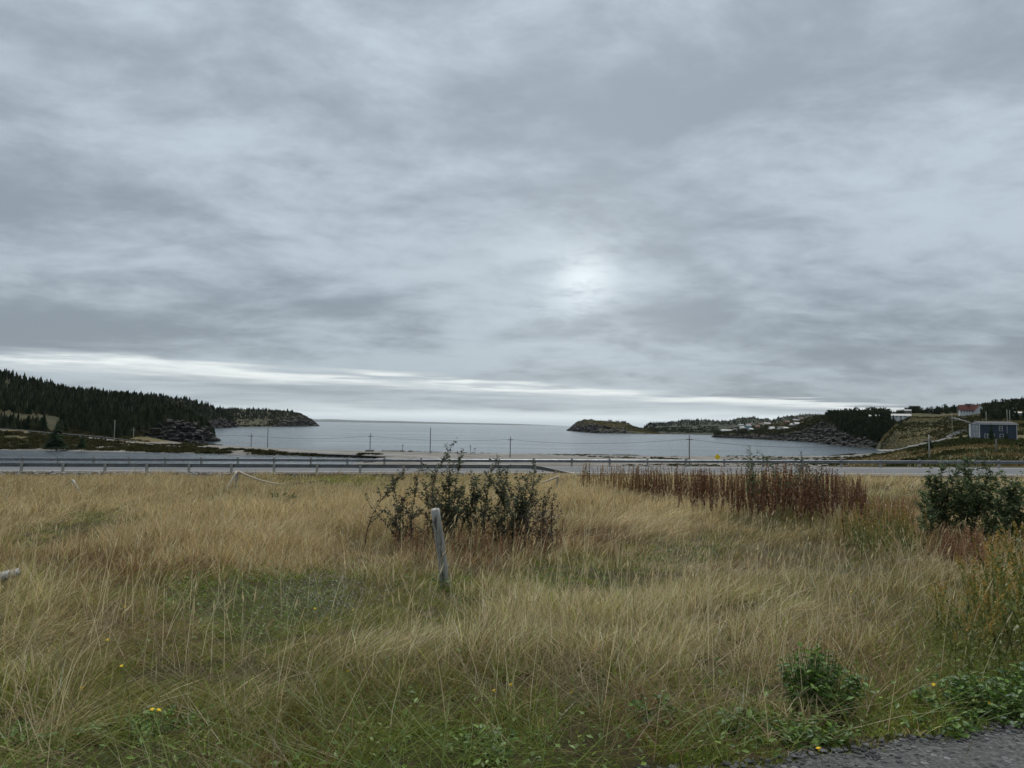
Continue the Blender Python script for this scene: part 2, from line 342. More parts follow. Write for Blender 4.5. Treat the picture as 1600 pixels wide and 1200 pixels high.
def G(x, y):
    x = np.asarray(x, float); y = np.asarray(y, float)
    k = 0.0155 * (x + 10) * sm(y, 8, 60)
    mead = H + np.interp(y, MY, MZ) + k + 0.16 * fbm(x * 0.35, y * 0.35, 3, 3) * sm(y, 3, 9) + 0.35 * fbm(x * 0.09, y * 0.09, 2, 5) * sm(y, 6, 20)
    mound = 0.65 * np.exp(-((x + 13.4) / 2.6) ** 2 - ((y - 58.0) / 1.5) ** 2)
    s = y - road_n(x); zr = road_z(x)
    mead = mead + (zr - 0.55 - mead) * sm(s, -14, -4) 
    near = mead + (zr - mead) * sm(s, -3.2, -1.2) + mound
    t = np.interp(x, SHX, SHY) - y
    low = np.interp(t, [-80, -12, 0, 8, 20, 32, 60], [-6, -0.9, -0.1, 0.9, 1.7, 1.5, 1.4])
    r = x / np.maximum(y, 60)
    low = low + sm(r, 0.42, 0.665) * (6.6 + 0.0125 * (y - 90)) * sm(t, 0, 90)
    # pond behind the causeway, with the shrubby bank between pond and causeway road
    bankz = np.interp(x, CZX, CZY); cy = cw_y(x); pe = 249 + 4 * np.sin(x * 0.06) + 2.2 * np.sin(x * 0.21)
    side = sm(-x, 34, 60)
    pond = sm(y, 112, 124) * side
    inner = -1.0 + (bankz + 1.0) * sm(y, pe - 2, np.maximum(cy - 3, pe + 8))
    low = np.where(y < cy - 3 + 0 * x, low + (inner - low) * pond, low)
    up = sm(-x, 100, 150)
    low = np.where(y >= cy - 3, low + (np.maximum(low, bankz + np.clip(y - cy - 4, 0, 80) * 0.02) - low) * up * sm(t, 0, 30), low)
    far = low + 0.25 * fbm(x * 0.05, y * 0.05, 3, 8) * sm(t, 4, 20) * (1 - pond * (y < pe))
    z = np.where(s < -1.2, near, np.where(s < 11.8, zr, far + (zr - far) * (1 - sm(s, 11.8, 36))))
    return z
def hit(px, py, off=0.3):     # where a line of sight meets the meadow canopy
    ds = np.concatenate([np.linspace(2.5, 20, 500), np.linspace(20, 64, 500)])
    p = pix(px, py, ds); g = G(p[:, 0], p[:, 1]) + off
    i = np.argmax(p[:, 2] <= g)
    return p[i]

# ground sheet: polar grid around the viewpoint
an = np.concatenate([np.linspace(-180, -62, 30)[:-1], np.linspace(-62, 62, 420), np.linspace(62, 180, 30)[1:]])
ra = np.concatenate([np.array([0.05, 0.7]), np.arange(1.5, 14, 0.25), np.arange(14, 58, 0.9), np.arange(58, 84, 0.45), np.arange(84, 228, 4), np.arange(228, 345, 2.0), np.arange(345, 700, 9), np.array([760, 900, 1200])])
A2, R2 = np.meshgrid(np.radians(an), ra, indexing='ij')
gx = np.sin(A2) * R2; gy = np.cos(A2) * R2
gz = G(gx, gy)
V = np.stack([gx, gy, gz], -1).reshape(-1, 3); na, nr = A2.shape
ii, jj = np.meshgrid(np.arange(na - 1), np.arange(nr - 1), indexing='ij'); q = ii * nr + jj
F = np.stack([q, q + 1, q + nr + 1, q + nr], -1).reshape(-1, 4)
def ground_mat():
    m, n, l = newmat('coastal_ground'); b = pr(n, rough=0.96, spec=0.1)
    near = ramp(n, l, mnoise(n, l, 0.9, 7, 0.65), [(0.32, (0.022, 0.018, 0.010)), (0.5, (0.045, 0.035, 0.017)), (0.68, (0.025, 0.030, 0.011))])  # soil colour darkened to paint in deep shade between the tufts
    sand = ramp(n, l, mnoise(n, l, 0.12, 6, 0.6), [(0.35, (0.13, 0.12, 0.105)), (0.65, (0.20, 0.185, 0.165))])
    field = ramp(n, l, mnoise(n, l, 0.045, 7, 0.65), [(0.36, (0.038, 0.048, 0.018)), (0.5, (0.075, 0.07, 0.030)), (0.64, (0.125, 0.092, 0.042))])
    g = n.new('ShaderNodeNewGeometry'); s = n.new('ShaderNodeSeparateXYZ'); l.new(g.outputs['Position'], s.inputs[0])
    f1 = n.new('ShaderNodeMapRange'); f1.inputs['From Min'].default_value = 74; f1.inputs['From Max'].default_value = 82; l.new(s.outputs[1], f1.inputs[0])
    f2 = n.new('ShaderNodeMapRange'); f2.inputs['From Min'].default_value = 1.9; f2.inputs['From Max'].default_value = 2.6
    ad = n.new('ShaderNodeMath'); ad.operation = 'MULTIPLY_ADD'; l.new(mnoise(n, l, 0.2), ad.inputs[0]); ad.inputs[1].default_value = 1.6; 
    sb = n.new('ShaderNodeMath'); sb.operation = 'SUBTRACT'; l.new(s.outputs[2], sb.inputs[0]); sb.inputs[1].default_value = 0.8; l.new(sb.outputs[0], ad.inputs[2]); l.new(ad.outputs[0], f2.inputs[0])
    x = n.new('ShaderNodeMix'); x.data_type = 'RGBA'; l.new(f2.outputs[0], x.inputs[0]); l.new(sand, x.inputs[6]); l.new(field, x.inputs[7])
    y = n.new('ShaderNodeMix'); y.data_type = 'RGBA'; l.new(f1.outputs[0], y.inputs[0]); l.new(near, y.inputs[6]); l.new(x.outputs[2], y.inputs[7])
    l.new(y.outputs[2], b.inputs['Base Color']); l.new(bump(n, l, mnoise(n, l, 6.0, 6), 0.5, 0.06), b.inputs['Normal']); out(n, l, b.outputs[0]); return m
tag(link('ground', npmesh('ground', V, F, smooth=True), ground_mat()), kind='structure')

# sea: a flat sheet out to the horizon
rs = np.concatenate([np.arange(0, 900, 60), np.geomspace(900, 55000, 40)]); asx = np.radians(np.linspace(-180, 180, 181))
A2, R2 = np.meshgrid(asx, rs + 60, indexing='ij')
V = np.stack([np.sin(A2) * R2, np.cos(A2) * R2, 0 * R2], -1).reshape(-1, 3); na, nr = A2.shape
ii, jj = np.meshgrid(np.arange(na - 1), np.arange(nr - 1), indexing='ij'); q = ii * nr + jj
tag(link('sea', npmesh('sea', V, np.stack([q, q + 1, q + nr + 1, q + nr], -1).reshape(-1, 4)), MT['sea']), kind='structure')
tag(MB().poly([(-520, 105, 0.25), (-30, 105, 0.25), (-30, 262, 0.25), (-520, 262, 0.25)]).build('pond_water', MT['pondw']), kind='structure')

# roads
def strip(name, xs, f0, f1, zf, mat, lift=0.004, skirt=0.0):
    xs = np.asarray(xs, float); a = np.stack([xs, f0(xs), zf(xs, f0(xs)) + lift], -1); b = np.stack([xs, f1(xs), zf(xs, f1(xs)) + lift], -1)
    n = len(xs); V = np.concatenate([a, b]); i = np.arange(n - 1)
    return tag(link(name, npmesh(name, V, np.stack([i, i + 1, i + n + 1, i + n], -1)), mat), kind='structure')
rx = np.linspace(-140, 140, 180)
zr2 = lambda x, y: road_z(x)
strip('road_shoulder', rx, lambda x: road_n(x) - 1.3 + 0.25 * np.sin(x * 0.7), lambda x: road_n(x) + 11.6, zr2, MT['shoulder'], 0.006)
strip('road', rx, lambda x: road_n(x) + 0.75, lambda x: road_n(x) + 10.0, zr2, MT['asphalt'], 0.014)
strip('road_edge_line', rx, lambda x: road_n(x) + 1.15, lambda x: road_n(x) + 1.32, zr2, MT['line'], 0.019)
strip('road_edge_line', rx, lambda x: road_n(x) + 9.4, lambda x: road_n(x) + 9.57, zr2, MT['line'], 0.019)

def ribbon(name, pts, wd, mat, lift=0.12, zf=None):
    """road ribbon along points (x, y); follows the ground"""
    P = np.array(pts, float)[:, :2]; t = np.concatenate([[0], np.cumsum(np.hypot(*np.diff(P, axis=0).T))]); tt = np.arange(0, t[-1], 3.0)
    c = np.stack([np.interp(tt, t, P[:, 0]), np.interp(tt, t, P[:, 1])], -1)
    for _ in range(4): c[1:-1] = (c[:-2] + 2 * c[1:-1] + c[2:]) / 4
    d = np.gradient(c, axis=0); d /= np.linalg.norm(d, axis=1)[:, None]; nn = np.stack([-d[:, 1], d[:, 0]], -1)
    z = G(c[:, 0], c[:, 1]) if zf is None else zf(c[:, 0], c[:, 1])
    wob = 1 + 0.12 * np.sin(np.arange(len(c)) * 0.9)
    rows = [np.column_stack([c + nn * (k * wd / 2 * wob)[:, None], z + lift - (0.5 if abs(k) > 1.05 else 0)]) for k in (-1.25, -1, 0, 1, 1.25)]
    V = np.concatenate(rows); n = len(c); i = np.arange(n - 1)
    F = np.concatenate([np.stack([k * n + i, k * n + i + 1, (k + 1) * n + i + 1, (k + 1) * n + i], -1) for k in range(4)])
    return tag(link(name, npmesh(name, V, F, smooth=True), mat), kind='structure')
ribbon('causeway_road', list(zip(CWX, CWY)), 6.0, MT['gravelroad'], 0.18, lambda x, y: np.maximum(np.maximum(G(x, y), G(x, y - 3)), np.where(y > 200, np.interp(x, CZX, CZY), -9)))

# driveway gravel under the camera, edge running away to the lower right corner of the picture
def drive_edge(x): return 3.27 + 0.40 * x + 0.16 * fbm(x * 1.7, 0 * x, 3, 31) * 2 - 0.35 * sm(x, -0.2, -2.5) + 0 * x
xs = np.linspace(-14, 14, 200); us = np.linspace(0, 1, 40)
X2, U2 = np.meshgrid(xs, us, indexing='ij'); e = drive_edge(X2); Y2 = -7 + (e + 7) * U2
Z2 = G(X2, Y2) + 0.012 * (1 - U2 ** 20) + 0.03 * fbm(X2 * 3, Y2 * 3, 3, 41) + 0.005
V = np.stack([X2, Y2, Z2], -1).reshape(-1, 3); ii, jj = np.meshgrid(np.arange(199), np.arange(39), indexing='ij'); q = ii * 40 + jj
tag(link('gravel_path', npmesh('gravel_path', V, np.stack([q, q + 1, q + 41, q + 40], -1).reshape(-1, 4), smooth=True), MT['drive']), kind='structure')

# ------------------------------------------------------------------ headlands and hills (lofted between lines with their own distances)
def line(pts, dist=None, off=None, z=None):
    """pts: (px, py[, d]); dist: function of px giving distance; off: (px, metres) table added to it; z: fixed height"""
    return dict(pts=np.array(pts, float), dist=dist, off=off, z=z)
def loft(name, px0, px1, n, lines, sub, mat, rockamp, softamp, seed, rockrow=1):
    px = np.linspace(px0, px1, n); L3 = []
    for ln in lines:
        p = ln['pts']
        d = np.interp(px, p[:, 0], p[:, 2]) if ln['dist'] is None else ln['dist'](px)
        if ln['off'] is not None: o = np.array(ln['off'], float); d = d + np.interp(px, o[:, 0], o[:, 1])
        if ln['z'] is not None:
            q = pix(px, 600, d); q[:, 2] = ln['z']
        else:
            q = pix(px, np.interp(px, p[:, 0], p[:, 1]), d)
        L3.append(q)
    rows = []; kind = []
    for k in range(len(L3) - 1):
        for t in np.linspace(0, 1, sub[k], endpoint=False):
            rows.append(L3[k] * (1 - t) + L3[k + 1] * t); kind.append(k + t)
    rows.append(L3[-1]); kind.append(len(L3) - 1)
    P = np.stack(rows, 1); kind = np.array(kind)
    # real relief: gullies and ledges on the rock, swells on the turf
    s = np.arctan2(P[..., 0], P[..., 1]) * np.hypot(P[..., 0], P[..., 1]); zz = P[..., 2]
    fade = np.clip(np.minimum(np.linspace(0, 1, n), np.linspace(1, 0, n)) * n / 6, 0, 1)[:, None]
    rk = (np.exp(-((kind - 0.55) / 0.5) ** 2))[None, :] * fade
    g = fbm(s * 0.06 + zz * 0.05, zz * 0.12, 5, seed, 0.6) * 2; g2 = np.abs(fbm(s * 0.11, zz * 0.05 + 4, 4, seed + 9)) * 2
    P[..., 1] += rockamp * (g - g2) * rk; P[..., 0] += 0.4 * rockamp * fbm(s * 0.09, zz * 0.15, 4, seed + 3) * rk
    P[..., 2] += softamp * fbm(P[..., 0] * 0.03, P[..., 1] * 0.03, 4, seed + 5) * 2 * sm(kind, 0.6, 1.4)[None, :] * fade
    nr = P.shape[1]; ii, jj = np.meshgrid(np.arange(n - 1), np.arange(nr - 1), indexing='ij'); q = ii * nr + jj
    o = link(name, npmesh(name, P.reshape(-1, 3), np.stack([q, q + nr, q + nr + 1, q + 1], -1).reshape(-1, 4), smooth=True), mat)
    tag(o, kind='structure')
    return dict(P=P, px=px, kind=kind)
def on(lf, px, k):            # points on a lofted hill at picture column px and profile position k
    px = np.asarray(px, float); k = np.asarray(k, float); P = lf['P']
    a = np.clip(np.interp(px, lf['px'], np.arange(len(lf['px']))), 0, P.shape[0] - 1.001); b = np.clip(np.interp(k, lf['kind'], np.arange(len(lf['kind']))), 0, P.shape[1] - 1.001)
    i = a.astype(int); j = b.astype(int); fa = (a - i)[..., None]; fb = (b - j)[..., None]
    return (P[i, j] * (1 - fa) + P[i + 1, j] * fa) * (1 - fb) + (P[i, j + 1] * (1 - fa) + P[i + 1, j + 1] * fa) * fb
def tab(*p):
    p = np.array(p, float); return lambda x: np.interp(x, p[:, 0], p[:, 1])
def shl(*p):
    p = np.array(p, float); d = shore(p[:, 0], p[:, 1]); return (lambda x: np.interp(x, p[:, 0], d)), [(a, b, c) for (a, b), c in zip(p, d)]

HA = loft('wooded_hill', -420, 338, 330, [
    line([(-420, 640, 300), (0, 675, 306), (50, 679, 310), (130, 686, 316), (178, 690, 322), (205, 693, 335), (230, 697, 353), (280, 696, 374), (315, 693, 400), (338, 689.5, 427)]),
    line([(-420, 620, 345), (0, 656, 345), (75, 657, 350), (130, 669, 345), (178, 669, 345), (205, 664, 345), (230, 657, 360), (250, 654, 368), (290, 658, 390), (321, 668, 412), (331, 680, 423), (338, 688, 428)]),
    line([(-420, 560, 430), (0, 618, 430), (100, 630, 430), (200, 641, 420), (250, 647, 412), (290, 656, 414), (321, 669.5, 424), (338, 688.3, 429)]),
    line([(-420, 523, 520), (-150, 558, 520), (0, 584, 520), (40, 594, 520), (100, 610, 510), (150, 616, 500), (200, 622, 490), (250, 633, 465), (290, 649, 436), (321, 669, 427), (338, 688.6, 430)]),
    line([(-420, 0, 680), (150, 0, 660), (250, 0, 560), (338, 0, 446)], z=-1.5)], [26, 12, 10, 8], MT['hill'], 6.5, 1.2, 21)
dB, pB = shl((140, 671), (250, 670.3), (325, 669.3), (362, 668), (373, 667.3))
HB = loft('wooded_headland', 140, 373, 160, [
    line(pB), line([(140, 660), (250, 658), (325, 656), (345, 652), (358, 655), (373, 667)], dB, [(140, 30), (325, 30), (373, 8)]),
    line([(140, 616), (200, 618), (250, 622), (300, 627.5), (325, 635), (350, 643), (358, 650), (366, 659), (373, 666.8)], dB, [(140, 200), (325, 150), (350, 100), (373, 14)]),
    line([(140, 0), (373, 0)], dB, [(140, 420), (350, 250), (373, 30)], z=-1.5)], [14, 12, 8], MT['hill'], 10, 2, 33)
dC, pC = shl((330, 668.2), (366, 667.5), (424, 666.8), (452, 666.4), (497, 665.8))
HC = loft('far_headland', 330, 497, 140, [
    line(pC), line([(330, 665.5), (370, 665), (424, 664.5), (438, 660), (466, 656), (486, 661), (495, 664.8), (497, 665.7)], dC, [(330, 20), (430, 20), (490, 12), (497, 2)]),
    line([(330, 658), (370, 656.5), (424, 655), (438, 652), (466, 649.5), (486, 657), (495, 664), (497, 665.65)], dC, [(330, 160), (424, 160), (466, 70), (497, 4)]),
    line([(330, 642), (366, 640), (406, 641), (422, 641), (452, 642.5), (466, 645.5), (486, 655), (494, 661.5), (497, 665.6)], dC, [(330, 330), (424, 330), (466, 180), (490, 40), (497, 6)]),
    line([(330, 0), (497, 0)], dC, [(330, 600), (466, 450), (490, 120), (497, 12)], z=-1.5)], [10, 8, 8, 6], MT['hill'], 12, 2, 41)
dD, pD = shl((886, 672.8), (900, 674.2), (912, 675.2), (937, 677), (977, 677.2), (1010, 677.9), (1040, 678.6))
HD = loft('island', 886, 1040, 150, [
    line(pD), line([(886, 672.6), (894, 668), (905, 665), (916, 666), (927, 662.5), (940, 663.5), (960, 669), (977, 671.5), (1010, 676), (1040, 678.5)], dD, [(886, 3), (905, 30), (937, 30), (1010, 12), (1040, 3)]),
    line([(886, 672.5), (890, 668.5), (894.6, 664), (902.7, 658), (912.5, 655), (922, 655), (935, 657.5), (955, 659.3), (981, 660.5), (990, 665), (998, 667.5), (1010, 669), (1021, 674), (1040, 678.4)], dD, [(886, 5), (905, 90), (937, 140), (1000, 60), (1040, 6)]),
    line([(886, 0), (1040, 0)], dD, [(886, 10), (905, 250), (990, 300), (1040, 14)], z=-1.5)], [14, 14, 8], MT['islandm'], 14, 2.5, 51)
dE = tab((985, 1400), (1034, 1330), (1114, 1300), (1400, 1300))
HE = loft('far_hills', 985, 1720, 330, [
    line([(985, 0), (1720, 0)], dE, [(985, 0), (1720, 0)], z=-1.0),
    line([(985, 678), (1010, 676), (1060, 677.2), (1114, 677.5), (1720, 690)], dE, [(985, 20), (1720, 30)]),
    line([(985, 674), (1005, 670), (1040, 669), (1120, 668), (1200, 667), (1300, 660), (1720, 660)], dE, [(985, 200), (1040, 600), (1720, 700)]),
    line([(985, 673), (1003, 669), (1011, 665), (1015, 661.5), (1042, 660.8), (1059, 658.5), (1064, 656.2), (1099, 656.5), (1120, 658), (1139, 658), (1154, 653), (1175, 652), (1188, 655), (1196, 654), (1206, 657), (1217, 652), (1230, 649.5), (1254, 648.3), (1277, 647), (1300, 648), (1360, 645), (1500, 642), (1720, 640)], dE, [(985, 250), (1003, 500), (1020, 1100), (1720, 1200)]),
    line([(985, 0), (1720, 0)], dE, [(985, 400), (1720, 2300)], z=-1.5)], [4, 10, 10, 6], MT['farhill'], 3, 3, 61)
dG, pG = shl((1111, 683), (1149, 684.5), (1181, 686), (1230, 688.6), (1271, 691), (1303, 694.6), (1327, 697.5), (1360, 700.3), (1405, 700.6))
HG = loft('village_bluff', 1111, 1405, 260, [
    line(pG), line([(1111, 682.8), (1122, 677.5), (1149, 676), (1197, 676), (1238, 676), (1254, 669), (1271, 662), (1290, 655), (1300, 664), (1315, 672), (1330, 677), (1360, 680), (1385, 684), (1405, 699)], dG, [(1111, 2), (1149, 14), (1238, 18), (1290, 55), (1310, 25), (1405, 12)]),
    line([(1111, 682.7), (1122, 675), (1149, 672), (1197, 671), (1238, 670), (1254, 662), (1271, 656), (1295, 650.5), (1310, 655), (1330, 657), (1360, 658), (1385, 662), (1405, 690)], dG, [(1111, 3), (1149, 90), (1238, 120), (1271, 120), (1310, 60), (1405, 25)]),
    line([(1111, 682.6), (1122, 674), (1150, 668), (1200, 662), (1238, 658), (1254, 654), (1271, 650), (1285, 648), (1300, 649.5), (1320, 650), (1345, 648.5), (1370, 647), (1390, 651), (1405, 680)], dG, [(1111, 4), (1149, 230), (1238, 330), (1271, 260), (1310, 120), (1390, 110), (1405, 40)]),
    line([(1111, 0), (1405, 0)], dG, [(1111, 8), (1149, 420), (1271, 600), (1390, 400), (1405, 120)], z=-1.5)], [30, 12, 10, 6], MT['bluff'], 9.5, 1.8, 71)
HJ = loft('grassy_hill', 1368, 2150, 330, [
    line([(1368, 704, 500), (1400, 706, 420), (1450, 700, 395), (1500, 692, 380), (1560, 686, 372), (1600, 684, 370), (2150, 676, 360)]),
    line([(1368, 702.5, 503), (1384, 690, 482), (1400, 672, 480), (1421, 655, 520), (1454, 653, 510), (1483, 653, 480), (1520, 656, 450), (1600, 652, 435), (2150, 620, 430)]),
    line([(1368, 702, 508), (1384, 681, 520), (1400, 660, 560), (1421, 653, 600), (1454, 651.5, 600), (1483, 650, 580), (1520, 646, 560), (1600, 641, 550), (2150, 600, 540)]),
    line([(1368, 701.5, 513), (1384, 676, 545), (1400, 652, 600), (1421, 646, 680), (1478, 643, 700), (1510, 641, 700), (1535, 639, 695), (1556, 635.5, 690), (1576, 633, 685), (1600, 628, 680), (1750, 606, 680), (2150, 580, 680)]),
    line([(1368, 0, 530), (1400, 0, 760), (2150, 0, 900)], z=-1.5)], [16, 12, 12, 6], MT['jhill'], 3.0, 4.5, 81)
# a very distant shore on the open horizon
q = pix(np.linspace(380, 900, 60), 600, 42000)
hgt = (20 + 150 * np.interp(np.linspace(0, 1, 60), [0, 0.15, 0.45, 0.8, 1], [0.2, 1, 0.75, 0.35, 0.0]) * (1 + 0.5 * fbm(np.linspace(0, 12, 60), np.zeros(60), 3, 5))) * np.interp(np.linspace(0, 1, 60), [0, 0.05, 0.9, 1], [0, 1, 1, 0])
V = np.concatenate([np.column_stack([q[:, 0], q[:, 1], np.full(60, -5.0)]), np.column_stack([q[:, 0], q[:, 1] + 2500, hgt]), np.column_stack([q[:, 0], q[:, 1] + 6000, np.full(60, -5.0)])])
i = np.arange(59)
tag(link('distant_hills', npmesh('distant_hills', V, np.concatenate([np.stack([i, i + 1, i + 61, i + 60], -1), np.stack([i + 60, i + 61, i + 121, i + 120], -1)]), smooth=True), MT['farhill']), kind='structure')

# road climbing the grassy hill on the right of the cove
hp = [(1372, 704, 0), (1400, 702, 0.02), (1440, 697, 0.08), (1478, 687, 0.12)]
def hill_road(name, pts, wd, lift=0.35):
    c = np.array([on(HJ, np.array([a]), np.array([k]))[0] for a, k in pts]); t = np.linspace(0, 1, len(c)); tt = np.linspace(0, 1, 60)
    a = np.interp(tt, t, [p[0] for p in pts]); k = np.interp(tt, t, [p[1] for p in pts]); c = on(HJ, a, k)
    d = np.gradient(c, axis=0); nn = np.stack([-d[:, 1], d[:, 0], 0 * d[:, 0]], -1); nn /= np.linalg.norm(nn, axis=1)[:, None]
    V = np.concatenate([c + nn * wd / 2 + [0, 0, lift], c - nn * wd / 2 + [0, 0, lift], c + nn * (wd / 2 + 0.8) - [0, 0, 0.6], c - nn * (wd / 2 + 0.8) - [0, 0, 0.6]]); n = 60; i = np.arange(n - 1)
    F = np.concatenate([np.stack([i, i + 1, n + i + 1, n + i], -1), np.stack([i, i + 1, 2 * n + i + 1, 2 * n + i], -1), np.stack([n + i, n + i + 1, 3 * n + i + 1, 3 * n + i], -1)])
    tag(link(name, npmesh(name, V, F, smooth=True), MT['gravelroad']), kind='structure')
hill_road('hill_road', [(1374, 0.12), (1400, 0.06), (1430, 0.10), (1460, 0.16), (1485, 0.22), (1512, 0.50)], 7.0)
hill_road('hill_track', [(1560, 0.55), (1530, 0.75), (1505, 0.9), (1480, 1.05), (1500, 1.25), (1512, 1.6)], 3.2)

# ------------------------------------------------------------------ scatter of templates (numpy)
def place(tmpl, pos, sc, rot, col, asp=None, colj=0.12, tilt=None):
    """tmpl: list of (V, F, shade-free tint per vertex or None); one copy per position, merged"""
    N_ = len(pos); pick = rng.integers(0, len(tmpl), N_); VV = []; FF = []; CC = []; b = 0
    asp = np.ones(N_) if asp is None else asp
    for k, (v, f, tint) in enumerate(tmpl):
        ix = np.where(pick == k)[0]
        if not len(ix): continue
        c, s = np.cos(rot[ix]), np.sin(rot[ix]); x = v[None, :, 0] * asp[ix, None]; y = v[None, :, 1] * asp[ix, None]; z = v[None, :, 2] + 0 * x
        P = np.stack([x * c[:, None] - y * s[:, None], x * s[:, None] + y * c[:, None], z], -1) * sc[ix, None, None]
        if tilt is not None: P[..., 0] += P[..., 2] * tilt[ix, None, 0]; P[..., 1] += P[..., 2] * tilt[ix, None, 1]
        P = P + pos[ix, None, :]
        VV.append(P.reshape(-1, 3)); FF.append((f[None] + (np.arange(len(ix)) * len(v))[:, None, None] + b).reshape(-1, f.shape[1])); b += P.shape[0] * P.shape[1]
        cc = col[ix, None, :] * (tint[None] if tint is not None else np.ones((1, len(v), 3))); CC.append(cc.reshape(-1, 3))
    C_ = np.concatenate(CC); C_ = C_ * (1 + colj * (rng.random((len(C_), 1)) - 0.5) * 2)
    return np.concatenate(VV), np.concatenate(FF), np.clip(C_, 0, 1)
def conifer(tiers, m, seed, width=0.22, top=1.0, ragged=0.45):
    r = np.random.default_rng(seed); V = []; F = []
    for t in range(tiers):
        f = t / tiers; z0 = 0.06 + 0.90 * f; rad = width * (1 - f) ** 0.85 * (0.8 + 0.4 * r.random()) + 0.012; ap = len(V)
        V.append((0, 0, min(z0 + 0.9 / tiers * 2.0, 1.0)))
        a0 = r.random() * 6.28
        for k in range(2 * m):
            a = a0 + math.pi * k / m + r.normal(0, 0.12); q = rad * ((1 - ragged * r.random() * 0.6) if k % 2 == 0 else (1 - ragged) * (0.7 + 0.5 * r.random()))
            V.append((math.cos(a) * q, math.sin(a) * q, z0 - (0.05 if k % 2 == 0 else -0.01) * (1 - f) + r.normal(0, 0.008)))
        for k in range(2 * m): F.append((ap, ap + 1 + k, ap + 1 + (k + 1) % (2 * m)))
    return np.array(V), np.array(F), None
CFm = None
CF = [conifer(8, 5, s, 0.24 + 0.05 * (s % 3)) for s in range(6)]
CFs = [conifer(4, 4, s + 20, 0.30) for s in range(4)]
def clumpt(nq, seed, size=0.22, sq=0.75):
    r = np.random.default_rng(seed); V = []; F = []
    for i in range(nq):
        a = r.random() * 6.28; e = math.asin(r.random() ** 0.8); rr = 0.35 + 0.65 * r.random() ** 0.5
        c = np.array([math.cos(a) * math.cos(e) * rr, math.sin(a) * math.cos(e) * rr, math.sin(e) * rr * sq])
        u = r.normal(size=3); u /= np.linalg.norm(u); w_ = np.cross(u, r.normal(size=3)); w_ /= np.linalg.norm(w_); s = size * (0.6 + 0.8 * r.random()); b = len(V)
        V += [c - u * s, c + w_ * s * 0.55, c + u * s, c - w_ * s * 0.55]; F += [(b, b + 1, b + 2), (b, b + 2, b + 3)]
    return np.array(V), np.array(F), None
CL = [clumpt(40, s) for s in range(5)]
CLs = [clumpt(18, s + 9, 0.34) for s in range(4)]
def cols(n, a, b, j=0.15):
    t = rng.random((n, 1)); return (np.array(a) * (1 - t) + np.array(b) * t) * (1 + j * (rng.random((n, 1)) * 2 - 1))
def forest(name, lf, n, pxr, kr, hgt, tm, ca=(0.012, 0.020, 0.012), cb_=(0.044, 0.050, 0.026), keep=None, extra=None):
    px = rng.uniform(*pxr, n); k = rng.uniform(*kr, n)
    if keep is not None: ok = keep(px, k); px, k = px[ok], k[ok]
    P = on(lf, px, k); n = len(P); P[:, 2] -= 0.4
    h = hgt * (0.45 + 0.85 * rng.random(n) ** 1.4)
    V, F, C = place(tm, P, h, rng.random(n) * 6.28, cols(n, ca, cb_), 0.8 + 0.5 * rng.random(n))
    if extra is not None:
        v2, f2, c2 = extra; F = np.concatenate([F, f2 + len(V)]); V = np.concatenate([V, v2]); C = np.concatenate([C, c2])
    return tag(link(name, npmesh(name, V, F, C), MT['conifer']), kind='stuff')
def snags(lf, n, pxr, kr, h0, h1):     # grey dead trunks standing among the spruces
    P = on(lf, rng.uniform(*pxr, n), rng.uniform(*kr, n)); h = rng.uniform(h0, h1, n); V = []; F = []
    t = (np.array([(0.09, 0, 0), (-0.05, 0.08, 0), (-0.05, -0.08, 0), (0.01, 0, 1)]), np.array([(0, 1, 3), (1, 2, 3), (2, 0, 3)]), None)
    v = t[0][None] * np.stack([np.full(n, 1.6), np.full(n, 1.6), h], -1)[:, None, :] + P[:, None, :]
    return v.reshape(-1, 3), (t[1][None] + (np.arange(n) * 4)[:, None, None]).reshape(-1, 3), np.repeat(cols(n, (0.12, 0.115, 0.105), (0.22, 0.21, 0.19)), 4, 0)
def keepA(px, k):
    field = (px < 95) & (k > 0.0) & (k < 1.22)
    edge = np.interp(px, [-420, 95, 120, 160, 200, 230, 262, 300, 338], [1.15, 1.05, 0.60, 0.30, 0.08, 0.4, 0.78, 0.88, 1.0]) + 0.12 * fbm(px * 0.12, px * 0, 3, 4)
    return (~field) & (k > edge) & (rng.random(len(px)) < np.interp(px, [290, 325, 338], [1, 0.7, 0.2]))
forest('spruce_forest', HA, 13000, (-400, 334), (0.1, 3.35), 5.2, CF, keep=keepA, extra=snags(HA, 620, (-300, 240), (1.4, 2.8), 4.5, 7))
forest('headland_forest', HB, 2600, (141, 366), (0.55, 2.4), 8.0, CFs, keep=lambda p, k: k > 0.75 + 0.5 * fbm(p * 0.1, p * 0, 3, 8))
forest('far_headland_forest', HC, 1500, (331, 470), (2.0, 3.4), 7.0, CFs, keep=lambda p, k: rng.random(len(p)) < np.interp(p, [420, 445, 470], [1, 0.35, 0.1]))
forest('far_hill_forest', HE, 5200, (1006, 1700), (1.95, 3.3), 6.5, CFs, (0.013, 0.02, 0.015), (0.026, 0.034, 0.022), keep=lambda p, k: (k > 2.25 + 0.35 * fbm(p * 0.05, p * 0, 3, 5)) | (rng.random(len(p)) < 0.05))
CFm = CF[:3] + [(v_ * [0.42, 0.42, 0.75] + [0, 0, 0.30], f_, None) for v_, f_, _ in (clumpt(46, 70 + k, 0.20, 1.0) for k in range(4))]
forest('bluff_forest', HG, 2300, (1290, 1404), (0.25, 3.3), 6.2, CFm, (0.012, 0.020, 0.012), (0.036, 0.044, 0.02), keep=lambda p, k: (k > np.interp(p, [1290, 1297, 1310, 1330, 1360, 1400], [2.8, 1.3, 0.85, 0.62, 0.55, 0.35]) + 0.5 * fbm(p * 0.15, p * 0, 3, 2)) & (p > 1297 + 34 * fbm(k * 2.5, k * 0, 3, 6)))
